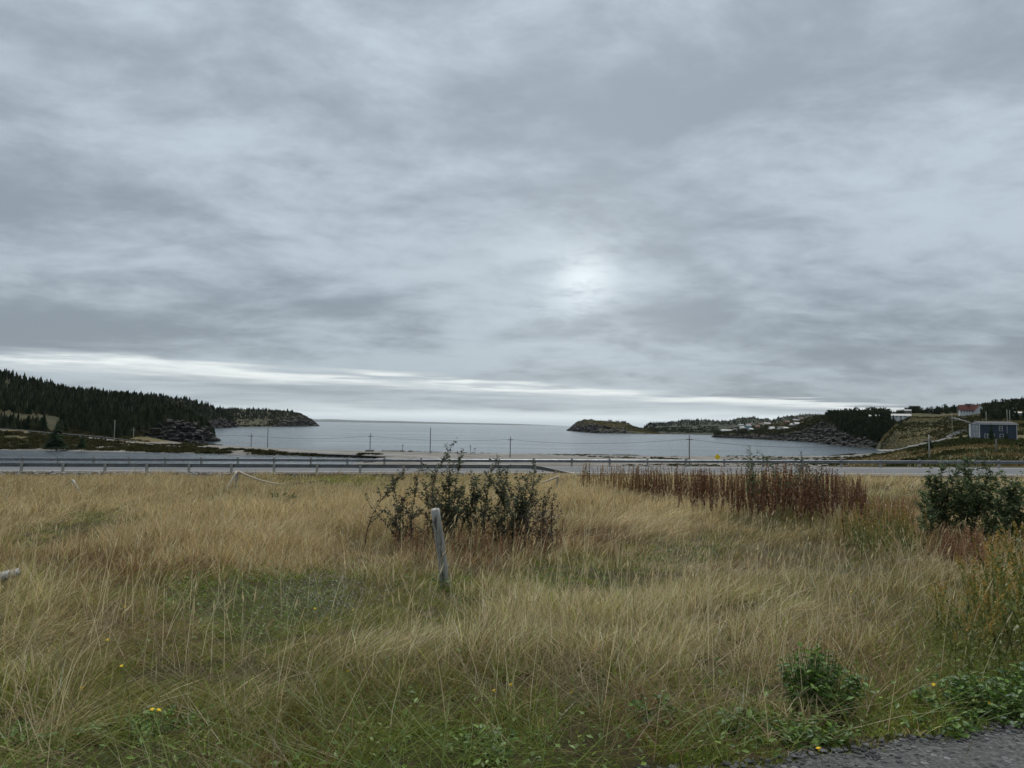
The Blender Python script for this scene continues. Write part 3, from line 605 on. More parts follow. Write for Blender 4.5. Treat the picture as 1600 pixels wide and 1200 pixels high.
def keepJ(p, k):
    ridge = (k > 2.75) & (p > 1396)
    right = (p > 1520) & (k > np.interp(p, [1520, 1545, 1600, 2150], [1.75, 0.95, 0.8, 0.7])) & (rng.random(len(p)) < 0.8)
    house = ((p > 1490) & (p < 1536) & (k > 1.2) & (k < 2.3)) | ((p > 1580) & (p < 1604) & (k > 0.9) & (k < 1.9))
    return (ridge | right) & ~house
forest('hill_forest', HJ, 9000, (1396, 1800), (0.6, 3.4), 5.6, CFm, (0.014, 0.022, 0.013), (0.042, 0.05, 0.022), keep=keepJ)

# shrubs on the banks beyond the road
def shrubbery(name, P, size, ca, cb_, tm=CL, jit=0.5):
    n = len(P); V, F, C = place(tm, P, size * (1 - jit / 2 + jit * rng.random(n)), rng.random(n) * 6.28, cols(n, ca, cb_), 0.9 + 0.6 * rng.random(n), 0.2)
    return tag(link(name, npmesh(name, V, F, C), MT['farleaf']), kind='stuff')
x = rng.uniform(-300, -44, 6500); y = 248 + (cw_y(x) - 4 - 248) * rng.random(6500) ** 1.1
ok = (G(x, y) > 0.3) & (fbm(x * 0.07, y * 0.1, 3, 12) > -0.16); x, y = x[ok], y[ok]
tall = np.interp(x, [-300, -200, -130, -44], [1.5, 1.4, 1.2, 0.9])
shrubbery('bank_shrubbery', np.column_stack([x, y, G(x, y) - 0.2]), tall, (0.026, 0.030, 0.013), (0.068, 0.060, 0.025))
x = rng.uniform(-60, 62, 2600); y = rng.uniform(205, 283, 2600)
ok = (fbm(x * 0.05, y * 0.09, 3, 77) > 0.06) & (G(x, y) > 0.9) & (np.abs(y - cw_y(x)) > 4.5); x, y = x[ok], y[ok]
shrubbery('beach_shrubbery', np.column_stack([x, y, G(x, y) - 0.2]), np.full(len(x), 0.75), (0.026, 0.032, 0.014), (0.065, 0.065, 0.028))
x = rng.uniform(15, 190, 8000); y = rng.uniform(82, 330, 8000)
ok = (fbm(x * 0.035, y * 0.03, 3, 19) > -0.02) & (x / y > 0.30) & (G(x, y) > 1.0) & (x / y < 0.85); x, y = x[ok], y[ok]
hj = np.interp(x / y, [0.3, 0.45, 0.55, 0.8], [0.5, 0.7, 1.2, 1.3])
shrubbery('cove_shrubbery', np.column_stack([x, y, G(x, y) - 0.2]), hj, (0.022, 0.030, 0.012), (0.055, 0.060, 0.023))
n = 26000; r_ = rng.uniform(0.22, 0.95, n); y = 80 + 190 * rng.random(n) ** 1.3; x = r_ * y; ok = G(x, y) > 1.6; x, y = x[ok], y[ok]; n = len(x)
hh = rng.uniform(0.3, 0.75, n); wv = np.interp(y, [80, 270], [0.10, 0.28]); a_ = rng.random(n) * 3.14; lx = rng.normal(0.1, 0.25, n); zz = G(x, y)
V = np.stack([np.column_stack([x - np.cos(a_) * wv, y - np.sin(a_) * wv, zz]), np.column_stack([x + np.cos(a_) * wv, y + np.sin(a_) * wv, zz]), np.column_stack([x + lx, y, zz + hh])], 1).reshape(-1, 3)
cf = np.where((fbm(x * 0.04, y * 0.04, 3, 55) > 0.0)[:, None], cols(n, (0.12, 0.085, 0.036), (0.20, 0.145, 0.068)), cols(n, (0.042, 0.046, 0.018), (0.085, 0.08, 0.032)))
tag(link('field_grass', npmesh('field_grass', V, np.arange(3 * n).reshape(-1, 3), np.repeat(cf, 3, 0)), MT['farleaf']), kind='stuff')
x = rng.uniform(-215, -128, 1500); y = cw_y(x) + 5 + rng.random(1500) ** 1.5 * 45; ok = (G(x, y) > 0.8) & (fbm(x * 0.06, y * 0.06, 3, 14) > -0.05); x, y = x[ok], y[ok]
shrubbery('verge_shrubbery', np.column_stack([x, y, G(x, y) - 0.2]), np.full(len(x), 0.9), (0.026, 0.030, 0.014), (0.075, 0.062, 0.028), CLs)
forest('field_edge_forest', HA, 330, (-130, 100), (0.24, 0.66), 5.6, CF, keep=lambda p, k: fbm(p * 0.06, k * 2, 2, 9) > -0.06)
P = np.concatenate([on(HA, rng.uniform(95, 250, 1500), rng.uniform(0.0, 0.62, 1500)), on(HA, rng.uniform(-100, 100, 260), rng.uniform(0.0, 0.25, 260))])
P = P[fbm(P[:, 0] * 0.06, P[:, 1] * 0.06, 3, 31) > -0.07]; shrubbery('roadside_shrubbery', P, np.full(len(P), 1.25), (0.026, 0.030, 0.014), (0.075, 0.062, 0.028), CLs)
P = on(HG, rng.uniform(1118, 1300, 800), rng.uniform(0.7, 2.6, 800)); shrubbery('village_shrubbery', P, np.full(800, 2.6), (0.020, 0.025, 0.013), (0.052, 0.050, 0.024), CLs)
P = on(HJ, rng.uniform(1380, 1660, 4200), rng.uniform(0.02, 1.6, 4200)); P = P[fbm(P[:, 0] * 0.03, P[:, 1] * 0.03, 4, 6) > 0.03]; shrubbery('hillside_shrubbery', P, np.full(len(P), 0.9), (0.022, 0.028, 0.010), (0.055, 0.052, 0.021), CLs)
def tufts(name, lf, n, pxr, kr, h0, h1, w0, seed):
    P = on(lf, rng.uniform(*pxr, n), rng.uniform(*kr, n)); hh = rng.uniform(h0, h1, n)[:, None]; a_ = rng.random(n) * 3.14; dv = np.column_stack([np.cos(a_), np.sin(a_), 0 * a_]) * w0
    V = np.stack([P - dv, P + dv, P + np.column_stack([rng.normal(0.1, 0.3, n), 0 * a_, hh[:, 0]])], 1).reshape(-1, 3)
    cf = np.where((fbm(P[:, 0] * 0.05, P[:, 1] * 0.05, 3, seed) > 0.0)[:, None], cols(n, (0.11, 0.088, 0.034), (0.18, 0.14, 0.06)), cols(n, (0.035, 0.042, 0.015), (0.075, 0.072, 0.027)))
    tag(link(name, npmesh(name, V, np.arange(3 * n).reshape(-1, 3), np.repeat(cf, 3, 0)), MT['farleaf']), kind='stuff')
tufts('hillside_grass', HJ, 16000, (1376, 1660), (0.02, 2.2), 0.3, 0.9, 0.45, 3)
tufts('bluff_grass', HG, 9000, (1116, 1300), (0.9, 3.0), 0.4, 1.2, 0.8, 5)
tufts('island_grass', HD, 4000, (900, 1030), (0.9, 2.2), 0.5, 1.5, 1.4, 7)
P = np.concatenate([on(HC, rng.uniform(420, 494, 700), rng.uniform(0.7, 3.2, 700)), on(HC, rng.uniform(360, 440, 130), rng.uniform(0.3, 2.0, 130))]); shrubbery('headland_shrubbery', P, np.full(830, 2.6), (0.016, 0.02, 0.012), (0.036, 0.036, 0.02), CLs)
P = on(HE, rng.uniform(1010, 1125, 260), rng.uniform(1.1, 2.1, 260)); shrubbery('lowland_shrubbery', P, np.full(260, 4.0), (0.018, 0.024, 0.013), (0.04, 0.042, 0.02), CLs)

# ------------------------------------------------------------------ guard rails
WB = [(0.0, 0.0), (0.02, 0.02), (0.075, 0.045), (0.075, 0.09), (0.02, 0.125), (0.02, 0.185), (0.075, 0.22), (0.075, 0.265), (0.02, 0.29), (0.0, 0.31)]
WP = WB + [(p - 0.012, q) for p, q in WB[::-1]]
def guardrail(name, label, yf, zf, x0, x1, face, top=0.74, sp=3.81, posth=0.80, turn=None, group=None):
    """face=+1: beam on the +Y side of its posts"""
    xs = np.arange(x0, x1 + 0.1, sp); root = empty(name, (xs[0], yf(xs[0]), zf(xs[0])))
    tag(root, label, 'guard rail', group); o0 = Vector(root.location)
    pm = MB().box(-0.09, 0.09, -0.09, 0.09, -0.5, posth).mesh('post'); pm.materials.append(MT['railpost'])
    for x in xs:
        if turn is not None and x > turn[0] + 0.5: continue
        p = bpy.data.objects.new('post', pm); COL.objects.link(p); p.parent = root
        p.location = Vector((x, yf(x), zf(x))) - o0; p.rotation_euler = (random.uniform(-0.03, 0.03), random.uniform(-0.035, 0.035), random.uniform(-0.1, 0.1))
    for a, b in zip(xs[:-1:2], xs[2::2]):
        if turn is not None and b > turn[0] + 0.2: continue
        fr = [((x - o0.x, yf(x) - o0.y + face * 0.10, zf(x) - o0.z + top - 0.31), (0, face, 0), (0, 0, 1)) for x in (a, b - 0.03)]
        MB().prism(WP, fr).build('beam', MT['galv'], root)
        MB().box(a - o0.x - 0.04, a - o0.x + 0.04, yf(a) - o0.y + face * 0.176 - 0.006, yf(a) - o0.y + face * 0.176 + 0.006, zf(a) - o0.z + top - 0.20, zf(a) - o0.z + top - 0.11).build('bolt_plate', MT['galv'], root)
    if turn is not None:          # beam twisted down into the ground at its end
        last = xs[:-1:2]; a = max(b for b in xs[2::2] if b <= turn[0] + 0.2)
        fr = []
        for t in np.linspace(0, 1, 10):
            x = a + (turn[1] - a) * t; d = max(0, (x - turn[0]) / (turn[1] - turn[0])); tw = d * 0.9
            fr.append(((x - o0.x, yf(x) - o0.y + face * (0.10 + 0.2 * d), zf(x) - o0.z + (top - 0.31) * (1 - d) - 0.25 * d), (0, face * math.cos(tw), math.sin(tw)), (0, -face * math.sin(tw), math.cos(tw))))
        MB().prism(WP, fr).build('end_beam', MT['galv'], root)
        p = bpy.data.objects.new('post', pm); COL.objects.link(p); p.parent = root; x = (turn[0] + turn[1]) / 2; p.location = Vector((x, yf(x), zf(x) - 0.42)) - o0
    return root
xn0 = -61.3
guardrail('guardrail', 'grey steel guard rail on the near road verge, its end twisted down into the ground', lambda x: road_n(x), lambda x: road_z(x) - 0.02, -43.6 - 3.81 * 5, 6.5, +1, turn=(1.9, 5.9))
guardrail('guardrail', 'long grey steel guard rail along the far side of the road', lambda x: road_n(x) + 10.7, lambda x: road_z(x) - 0.02, -12.9 - 3.81 * 16, 88, -1, posth=0.86)
cr = lambda x: cw_y(x) + 3.4
guardrail('guardrail', 'small pale guard rail beside the gravel causeway road under the wooded hill', cr, lambda x: float(np.interp(x, CZX, CZY)) + 0.25, -236, -158, -1)

# ------------------------------------------------------------------ utility poles, lines, sign
def upole(px, yt, yb, d, mat, label, arm=True, sunk=1.0, r=0.16):
    b = pix(px, yb, d); t = pix(px, yt, d); h = t[2] - b[2]; g = float(G(b[0], b[1])); 
    root = empty('utility_pole', (b[0], b[1], b[2])); tag(root, label, 'utility pole', 'utility poles round the cove')
    ln = random.uniform(-0.012, 0.012) * h
    MB().tube([(0, 0, min(-sunk, g - b[2] - 0.5)), (ln * 0.5, 0, h * 0.5), (ln, 0, h)], [r, r * 0.9, r * 0.75], 8).build('pole', mat, root, True)
    if arm:
        MB().box(ln - 0.9, ln + 0.9, -0.22, -0.10, h - 1.25, h - 1.10).build('crossarm', mat, root)
        for sx in (-0.8, 0.8): MB().tube([(ln + sx, -0.16, h - 1.10), (ln + sx, -0.16, h - 0.9)], [0.05, 0.035], 6).build('insulator', MT['grey'], root)
        MB().tube([(ln + 0.02, -0.10, h - 2.4), (ln + 0.02, -0.30, h - 2.4)], [0.03, 0.03], 6).build('bracket', MT['grey'], root)
    return np.array([b[0] + ln, b[1], t[2]]), h
PL = [(208, 668, 691, 330, 'lpole', 'leaning pale utility pole on the causeway below the cliff'),
      (392, 677, 703, 298, 'pole', 'short utility pole on the causeway, left one of a close pair'),
      (578, 677, 706, 272, 'pole', 'utility pole rising from a stone crib on the beach'),
      (797, 682, 711.5, 245, 'pole', 'utility pole on the beach behind the leafy shrub'),
      (1077, 680, 719, 190, 'pole', 'utility pole standing alone before the sea beyond the red weeds'),
      (1452, 679, 716, 150, 'lpole', 'utility pole beside the hill road right of the cove')]
tops = []
for px, a, b_, d, mt, lb in PL: tops.append(upole(px, a, b_, d, MT[mt], lb)[0])
for px, a, b_, d, mt, lb in [(178, 656, 690, 306, 'lpole', 'tall pale utility pole beside the causeway guard rail'), (418, 668, 703, 290, 'pole', 'taller utility pole of the close pair on the causeway'),
                             (672, 668, 706.5, 262, 'pole', 'tall bare utility pole before open sea above the shrub'), (1488, 645, 673, 370, 'lpole', 'pale utility pole on the grassy hill left of the blue house'),
                             (1496, 633, 646, 560, 'lpole', 'thin utility pole beside the house with the red roof'), (1541, 643, 661, 330, 'lpole', 'utility pole behind the roof of the blue house'),
                             (1574, 640, 662, 330, 'lpole', 'left one of two poles behind the right end of the blue house'), (1578, 641, 662, 334, 'lpole', 'right one of two poles behind the right end of the blue house'),
                             (1557, 686, 716, 140, 'pole', 'dark utility pole in the field below the blue house')]:
    upole(px, a, b_, d, MT[mt], lb, arm=False)
def wire(a, b, sag, label, r=0.035):
    pts = [a + (b - a) * t - np.array([0, 0, 4 * sag * t * (1 - t)]) for t in np.linspace(0, 1, 22)]
    tag(MB().tube(pts, r, 4, False).build('overhead_wire', MT['wire']), label, 'wire', 'wires strung between the utility poles')
wl = ['overhead wire from the leaning pole to the close pair of poles', 'overhead wire from the pole pair to the pole in the stone crib', 'overhead wire from the stone crib pole to the pole behind the shrub',
      'overhead wire across the sea between the shrub and the red weeds', 'overhead wire running from the lone pole toward the hill road']
for i in range(5):
    for k, (dz, dx) in enumerate([(-1.0, 0.0)]): wire(tops[i] + [0, -0.16, dz], tops[i + 1] + [0, -0.16, dz], [0.9, 1.1, 1.0, 1.3, 1.9][i], wl[i])
p = pix(578, 706.5, 271); rt = empty('stone_crib', p); tag(rt, 'dark boxy stone crib at the foot of a beach utility pole', 'crib')
MB().box(-1.5, 1.5, -0.9, 0.9, -1, 0.85).build('fill', MT['stone'], rt)
for k in range(4): MB().box(-1.6, 1.6, -1.02, -0.9, -0.1 + 0.25 * k, 0.08 + 0.25 * k).build('timber', MT['pole'], rt)
for px, a, b_, d, lb in [(629, 695, 707, 268, 'small T shaped post on the beach between two utility poles'), (735, 696, 709, 262, 'left one of two small posts on the beach behind the shrub top'), (742, 700, 709, 264, 'right one of two small posts on the beach behind the shrub top')]:
    b = pix(px, b_, d); t = pix(px, a, d)[2] - b[2]; rt = empty('beach_post', b); tag(rt, lb, 'post', 'small posts on the beach')
    MB().tube([(0, 0, -1.2), (0, 0, t)], [0.11, 0.09], 6).build('post', MT['pole'], rt); MB().box(-0.45, 0.45, -0.06, 0.06, t - 0.25, t - 0.1).build('crossbar', MT['pole'], rt)
b = pix(1121, 714, 104); g = float(G(b[0], b[1])); rt = empty('road_sign', (b[0], b[1], g)); tag(rt, 'yellow diamond warning sign on a post beyond the far guard rail', 'sign'); hz_ = b[2] - g
MB().box(-0.04, 0.04, -0.04, 0.04, -0.4, hz_ + 0.3).build('post', MT['railpost'], rt)
pn = MB().prism([(-0.46, 0), (0, -0.46), (0.46, 0), (0, 0.46)], [((0, -0.06, hz_), (1, 0, 0), (0, 0, 1)), ((0, -0.045, hz_), (1, 0, 0), (0, 0, 1))]).build('panel', MT['yellow'], rt)

# ------------------------------------------------------------------ houses
def house(name, label, loc, rz, L_, W_, wh, rh, wall, roof, trim='white', wins=(), cat='house', chimney=None, over=0.3, group=None, door=None, ends=None, roof_along='x', base=2.0, corner=True):
    """local x along the long front wall (y=0 faces the camera), y into the house. wins: (wall, s, z, w, h), wall 'f' front or 'e' end at x=0"""
    rt = empty(name, loc, rz); tag(rt, label, cat, group)
    MB().box(0, L_, 0, W_, -base, wh).build('wall', MT[wall], rt)
    if roof_along == 'x':
        MB().poly([(0, 0, wh), (0, W_, wh), (0, W_ / 2, wh + rh)]).poly([(L_, W_, wh), (L_, 0, wh), (L_, W_ / 2, wh + rh)]).build('gable', MT[ends or wall], rt)
        r = MB(); k = rh / (W_ / 2)
        for s in (0, 1):
            e = -over if s == 0 else W_ + over; ze = wh - over * k
            pts = [(-over, e, ze), (L_ + over, e, ze), (L_ + over, W_ / 2, wh + rh), (-over, W_ / 2, wh + rh)]
            r.poly([(a, b, c + 0.16) for a, b, c in pts]); r.poly([(a, b, c + 0.02) for a, b, c in pts][::-1])
            r.poly([pts[0][:2] + (ze + 0.02,), pts[1][:2] + (ze + 0.02,), pts[1][:2] + (ze + 0.16,), pts[0][:2] + (ze + 0.16,)])
            for a in (0, 1):
                q, t = (pts[0], pts[3]) if a == 0 else (pts[1], pts[2])
                r.poly([(q[0], q[1], q[2] + 0.02), (t[0], t[1], t[2] + 0.02), (t[0], t[1], t[2] + 0.16), (q[0], q[1], q[2] + 0.16)])
    else:
        MB().poly([(0, 0, wh), (L_, 0, wh), (L_ / 2, 0, wh + rh)]).poly([(L_, W_, wh), (0, W_, wh), (L_ / 2, W_, wh + rh)]).build('gable', MT[ends or wall], rt)
        r = MB(); k = rh / (L_ / 2)
        for s in (0, 1):
            e = -over if s == 0 else L_ + over; ze = wh - over * k
            pts = [(e, -over, ze), (e, W_ + over, ze), (L_ / 2, W_ + over, wh + rh), (L_ / 2, -over, wh + rh)]
            r.poly([(a, b, c + 0.16) for a, b, c in pts]); r.poly([(a, b, c + 0.02) for a, b, c in pts][::-1])
            r.poly([(pts[0][0], pts[0][1], ze + 0.02), (pts[3][0], pts[3][1], wh + rh + 0.02), (pts[3][0], pts[3][1], wh + rh + 0.16), (pts[0][0], pts[0][1], ze + 0.16)])
    ro = r.build('roof', MT[roof], rt)
    if chimney:
        MB().box(chimney - 0.35, chimney + 0.35, W_ / 2 - 0.35, W_ / 2 + 0.35, wh + rh - 0.4, wh + rh + 0.9).build('chimney', MT['brown'], ro)
    if corner:
        for cx, cy in ((0, 0), (L_, 0)): MB().box(cx - 0.09, cx + 0.09, cy - 0.035, cy + 0.10, -0.1, wh - 0.03).build('corner_board', MT[trim], rt)
    for wl_, s, z, ww, hh in wins:
        if wl_ == 'f':
            f = MB().box(s - ww / 2 - 0.1, s + ww / 2 + 0.1, -0.06, 0.02, z - 0.1, z + hh + 0.1).build('window', MT[trim], rt)
            for a in (0, 1): MB().box(s - ww / 2, s + ww / 2, -0.075, -0.055, z + a * hh / 2 + 0.03 * a, z + hh / 2 + a * (hh / 2) - 0.03 * (1 - a)).build('pane', MT['glass'], f)
        else:
            f = MB().box(-0.06, 0.02, s - ww / 2 - 0.1, s + ww / 2 + 0.1, z - 0.1, z + hh + 0.1).build('window', MT[trim], rt)
            for a in (0, 1): MB().box(-0.075, -0.055, s - ww / 2, s + ww / 2, z + a * hh / 2 + 0.03 * a, z + hh / 2 + a * (hh / 2) - 0.03 * (1 - a)).build('pane', MT['glass'], f)
    if door:
        s, ww = door
        f = MB().box(s - ww / 2 - 0.12, s + ww / 2 + 0.12, -0.05, 0.02, 0, 2.25).build('door_frame', MT[trim], rt); MB().box(s - ww / 2, s + ww / 2, -0.07, -0.045, 0.05, 2.1).build('door', MT['dark'], f)
    return rt
# blue two storey house on the right
c = pix(1531, 688.5, 250)
bh = house('blue_house', 'blue two storey house with white trim standing above the road', c, R(-10), 11.7, 7.6, 5.9, 0.75, 'blue', 'darkroof', wins=[('f', 6.7, 3.6, 0.95, 1.5), ('f', 6.9, 0.9, 1.0, 1.4), ('f', 2.0, 1.0, 0.8, 1.4), ('f', 4.2, 1.0, 0.7, 1.4)],
           ends='white', door=(3.1, 0.95), over=0.35)
MB().box(-0.045, -0.004, 0.02, 7.58, -2, 5.9).build('end_wall', MT['slateblue'], bh)
for s in (1.7, 4.2):
    for z in (0.8, 3.6):
        f = MB().box(-0.12, -0.05, s - 0.62, s + 0.62, z - 0.1, z + 1.65).build('window', MT['white'], bh)
        for a in (0, 1): MB().box(-0.14, -0.115, s - 0.48, s + 0.48, z + 0.8 * a + 0.02, z + 0.75 + 0.8 * a).build('pane', MT['glass'], f)
MB().box(-0.2, -0.05, 6.3, 7.7, -2, 5.88).build('white_end_bay', MT['white'], bh)
MB().box(-0.42, 12.1, -0.40, -0.36, 5.66, 5.86).build('fascia', MT['white'], bh)
MB().box(0.6, 5.8, -2.2, -0.04, -0.5, -0.05).build('deck', MT['oldwood'], bh)
for k in range(5): MB().box(0.65 + 1.25 * k, 0.75 + 1.25 * k, -2.15, -2.05, -0.05, 0.9).build('deck_post', MT['white'], bh)
MB().box(8.6, 8.68, -0.09, -0.04, 2.6, 5.6).build('downpipe', MT['white'], bh)
# house with the red roof
c = pix(1499.5, 645.5, 548)
rh = house('red_roofed_house', 'long white house with a steep red roof on the ridge', c, R(-26), 12.6, 7.0, 2.6, 3.7, 'white', 'redroof', wins=[('f', 1.2 + 1.75 * k, 0.6, 0.85, 1.4) for k in range(5)], over=0.5, chimney=None)
g2 = house('gable_wing', None, (9.6, -3.2, 0), 0, 6.6, 4.0, 2.2, 3.7, 'white', 'redroof', wins=[], roof_along='y', over=0.35); g2.parent = rh
for k in ('label', 'category'):
    if k in g2: del g2[k]
def flatten(wing, root):           # the wing's pieces become parts of the house itself
    mt_ = Matrix.Translation(wing.location) @ wing.rotation_euler.to_matrix().to_4x4()
    for ch in list(wing.children): ch.parent = root; ch.matrix_local = mt_ @ ch.matrix_local
    bpy.data.objects.remove(wing)
flatten(g2, rh)
MB().box(5.0, 6.9, 2.8, 4.2, 5.5, 7.2).build('roof_turret', MT['darkroof'], rh)
# other houses along the right hand hills: (px, base py, d, name, label, L, W, wh, rh, wall, roof, rot)
for px, py, d, nm, lb, L_, W_, wh, r_, wl_, rf, rz in [
    (1420.5, 640.5, 690, 'dark_house', 'dark house with a flat roof on the skyline ridge', 9, 8, 3.4, 0.6, 'dark', 'darkroof', 4),
    (1393, 653.5, 585, 'white_shed', 'long low white shed in the saddle behind the dark bluff', 14, 7, 2.1, 1.5, 'white', 'offwhite', 8),
    (1408, 646, 640, 'brown_cabin', 'small brown cabin with a pale roof above the white shed', 8, 6, 2.4, 1.2, 'brown', 'grey', 10),
    (1358, 654.5, 560, 'white_cabin', 'small white cabin half hidden among the bluff spruces', 7, 5, 2.3, 0.9, 'white', 'offwhite', 5),
    (1575, 645, 545, 'cream_house', 'small cream house above the pole pair at the right edge', 5.5, 6, 2.8, 1.4, 'cream', 'offwhite', 12),
    (1584, 653, 470, 'grey_house', 'low grey house with a flat roof at the right edge', 12, 7, 3.2, 0.9, 'grey', 'cream', 16)]:
    c = pix(px, py, d); house(nm, lb, c, R(rz - 34), L_, W_, wh, r_, wl_, rf, wins=[('f', L_ * 0.25, 0.9, 1.0, 1.1), ('f', L_ * 0.7, 0.9, 1.0, 1.1)], door=(L_ * 0.48, 0.9), base=5)
for px, d, lb, L_, rf, wl_ in [(950.5, 0, 'leftmost of the three sheds on top of the island', 7.5, 'grey', 'offwhite'), (962.5, 0, 'middle shed of the three on top of the island', 7, 'offwhite', 'grey'), (971, 0, 'dark shed at the end of the row on top of the island', 9.5, 'darkroof', 'dark')]:
    c = on(HD, np.array([px]), np.array([1.9]))[0]; house('island_shed', lb, c, R(3), L_, 5, 2.4, 1.5, wl_, rf, wins=[('f', L_ * 0.3, 0.9, 0.8, 0.9)], door=(L_ * 0.65, 0.9), cat='shed', group='sheds on the island', base=4)
VH = [(1128, 1.25, 19, 7, 3.2, 1.3, 'white', 'offwhite', 'long white building at the tip of the village bluff'),
      (1146.5, 1.5, 5, 5, 2.8, 1.2, 'white', 'darkroof', 'tiny white house just behind the long building on the bluff'),
      (1157.5, 2.1, 6, 6, 4.0, 1.8, 'white', 'offwhite', 'small bright white house in the village, next to the teal one'),
      (1167, 2.0, 7, 6, 5.0, 2.0, 'teal', 'grey', 'pale teal house with a steep roof in the village'),
      (1172, 1.6, 6, 5, 2.6, 1.2, 'offwhite', 'white', 'low pale house in front of the teal house'),
      (1180, 2.0, 6, 6, 4.0, 2.2, 'rust', 'brownroof', 'rusty brown house in the middle of the village'),
      (1155, 2.95, 8, 6, 3.0, 1.4, 'offwhite', 'grey', 'pale house high under the first dark hill'),
      (1168.5, 2.98, 7, 6, 2.8, 1.6, 'brown', 'brownroof', 'brown roofed house high beside the dark hill'),
      (1186, 2.85, 11, 6, 2.8, 1.5, 'brown', 'brownroof', 'long brown roofed house high in the village'),
      (1195, 2.8, 12, 6, 2.6, 1.3, 'cream', 'offwhite', 'long pale roofed house high in the village'),
      (1204, 2.0, 6, 6, 3.0, 1.6, 'cream', 'offwhite', 'cream house near the village road'),
      (1202, 1.4, 8, 5, 2.4, 1.2, 'brown', 'grey', 'low weathered house near the bluff edge'),
      (1219, 1.5, 9, 6, 3.4, 2.0, 'white', 'brownroof', 'white gabled house close to the bluff edge'),
      (1226, 1.55, 8, 6, 2.6, 1.2, 'white', 'offwhite', 'white flat house attached beside the white gabled house'),
      (1236, 2.2, 9, 6, 3.0, 1.6, 'white', 'offwhite', 'bright white house below the grassy knoll'),
      (1243, 2.15, 9, 6, 2.4, 1.4, 'offwhite', 'white', 'low bright house on the slope under the grassy knoll'),
      (1227, 2.6, 7, 6, 3.0, 1.8, 'rust', 'brownroof', 'reddish house among trees under the far hills'),
      (1240, 2.85, 10, 6, 2.8, 1.5, 'brown', 'grey', 'long dull brown house under the far tree line'),
      (1250, 2.8, 7, 5, 2.6, 1.4, 'offwhite', 'brownroof', 'small pale house under the far tree line')]
for px, k, L_, W_, wh, r_, wl_, rf, lb in VH:
    c = on(HG, np.array([px]), np.array([k]))[0]
    house('village_house', lb, c, R(random.uniform(-25, 35)), L_, W_, wh, r_, wl_, rf, wins=[('f', L_ * 0.25, 0.9, 0.9, 1.1), ('f', L_ * 0.72, 0.9, 0.9, 1.1)], door=(L_ * 0.5, 0.9), group='houses of the village across the cove', base=4, corner=False)

# ------------------------------------------------------------------ single conifers
def spruce(loc, h, label, width=0.24, seed=0, col=((0.016, 0.028, 0.017), (0.035, 0.052, 0.026)), dense=14):
    rt = empty('spruce_tree', loc); tag(rt, label, 'tree', 'single spruces near the water')
    MB().tube([(0, 0, -1.2), (0, 0, h * 0.5), (0, 0, h * 0.97)], [h * 0.022, h * 0.014, 0.01], 6).build('trunk', MT['bark'], rt)
    r = np.random.default_rng(seed); V = []; F = []
    for t in range(dense):
        f = (t + 0.3) / dense; z0 = h * (0.08 + 0.88 * f); rad = h * width * (1 - f) ** 0.8 + 0.1
        for k in range(9):
            a = r.random() * 6.28; q = rad * (0.55 + 0.55 * r.random()); wd = q * 0.30; zd = z0 - q * 0.28 + r.normal(0, 0.1); b = len(V); ca, sa = math.cos(a), math.sin(a)
            def P_(d, s, z): return (ca * d - sa * s, sa * d + ca * s, z)
            V += [P_(0, 0, z0 + 0.03 * h), P_(q * 0.5, wd, (z0 + zd) / 2), P_(q, 0, zd), P_(q * 0.5, -wd, (z0 + zd) / 2), P_(q * 0.6, 0, (z0 + zd) / 2 + 0.10 * q)]
            F += [(b, b + 1, b + 4), (b + 1, b + 2, b + 4), (b + 2, b + 3, b + 4), (b + 3, b, b + 4)]
    C = cols(len(V), *col, 0.2)
    link('crown', npmesh('crown', np.array(V), np.array(F), C), MT['conifer'], rt)
def gz_at(p): return float(G(p[0], p[1]))
for i, (px, yt, yb, d, wd, lb) in enumerate([(88, 655, 701, 268, 0.46, 'broad dark spruce on the pond bank in front of the causeway road'), (128, 679, 700, 262, 0.5, 'small dark spruce on the bank right of the broad spruce'),
        (18, 647, 668, 0, 0.48, 'wide spruce at the left edge before the yellow field'), (33, 649, 668, 0, 0.34, 'narrow spruce second from the left edge before the field'), (47, 651, 668, 0, 0.5, 'low rounded spruce in the row before the field'),
        (62, 646, 669, 0, 0.42, 'tall spruce at the right end of the row before the field'), (76, 648, 669, 0, 0.48, 'full spruce closing the row beside the wood'), (104, 652, 676, 0, 0.36, 'spruce at the corner of the wood above the causeway'),
        (1408, 652, 664, 500, 0.42, 'round dark spruce on the grassy slope beside the bluff'), (1549, 660, 692, 228, 0.30, 'dark narrow spruce in front of the blue house'),
        (1453, 682, 703, 205, 0.42, 'small dark tree by the hill road pole'), (1501, 676, 690, 262, 0.55, 'dark bushy tree left of the blue house'), (1516, 671, 691, 258, 0.5, 'dark bushy tree at the corner of the blue house'), (1572, 676, 690, 240, 0.6, 'low bushy tree against the long blue wall')]):
    b = pix(px, yb, d) if d else on(HA, np.array([px]), np.array([0.40]))[0]; t = pix(px, yt, d or b[1]); spruce(b, float(t[2] - b[2]), lb, wd, 100 + i)

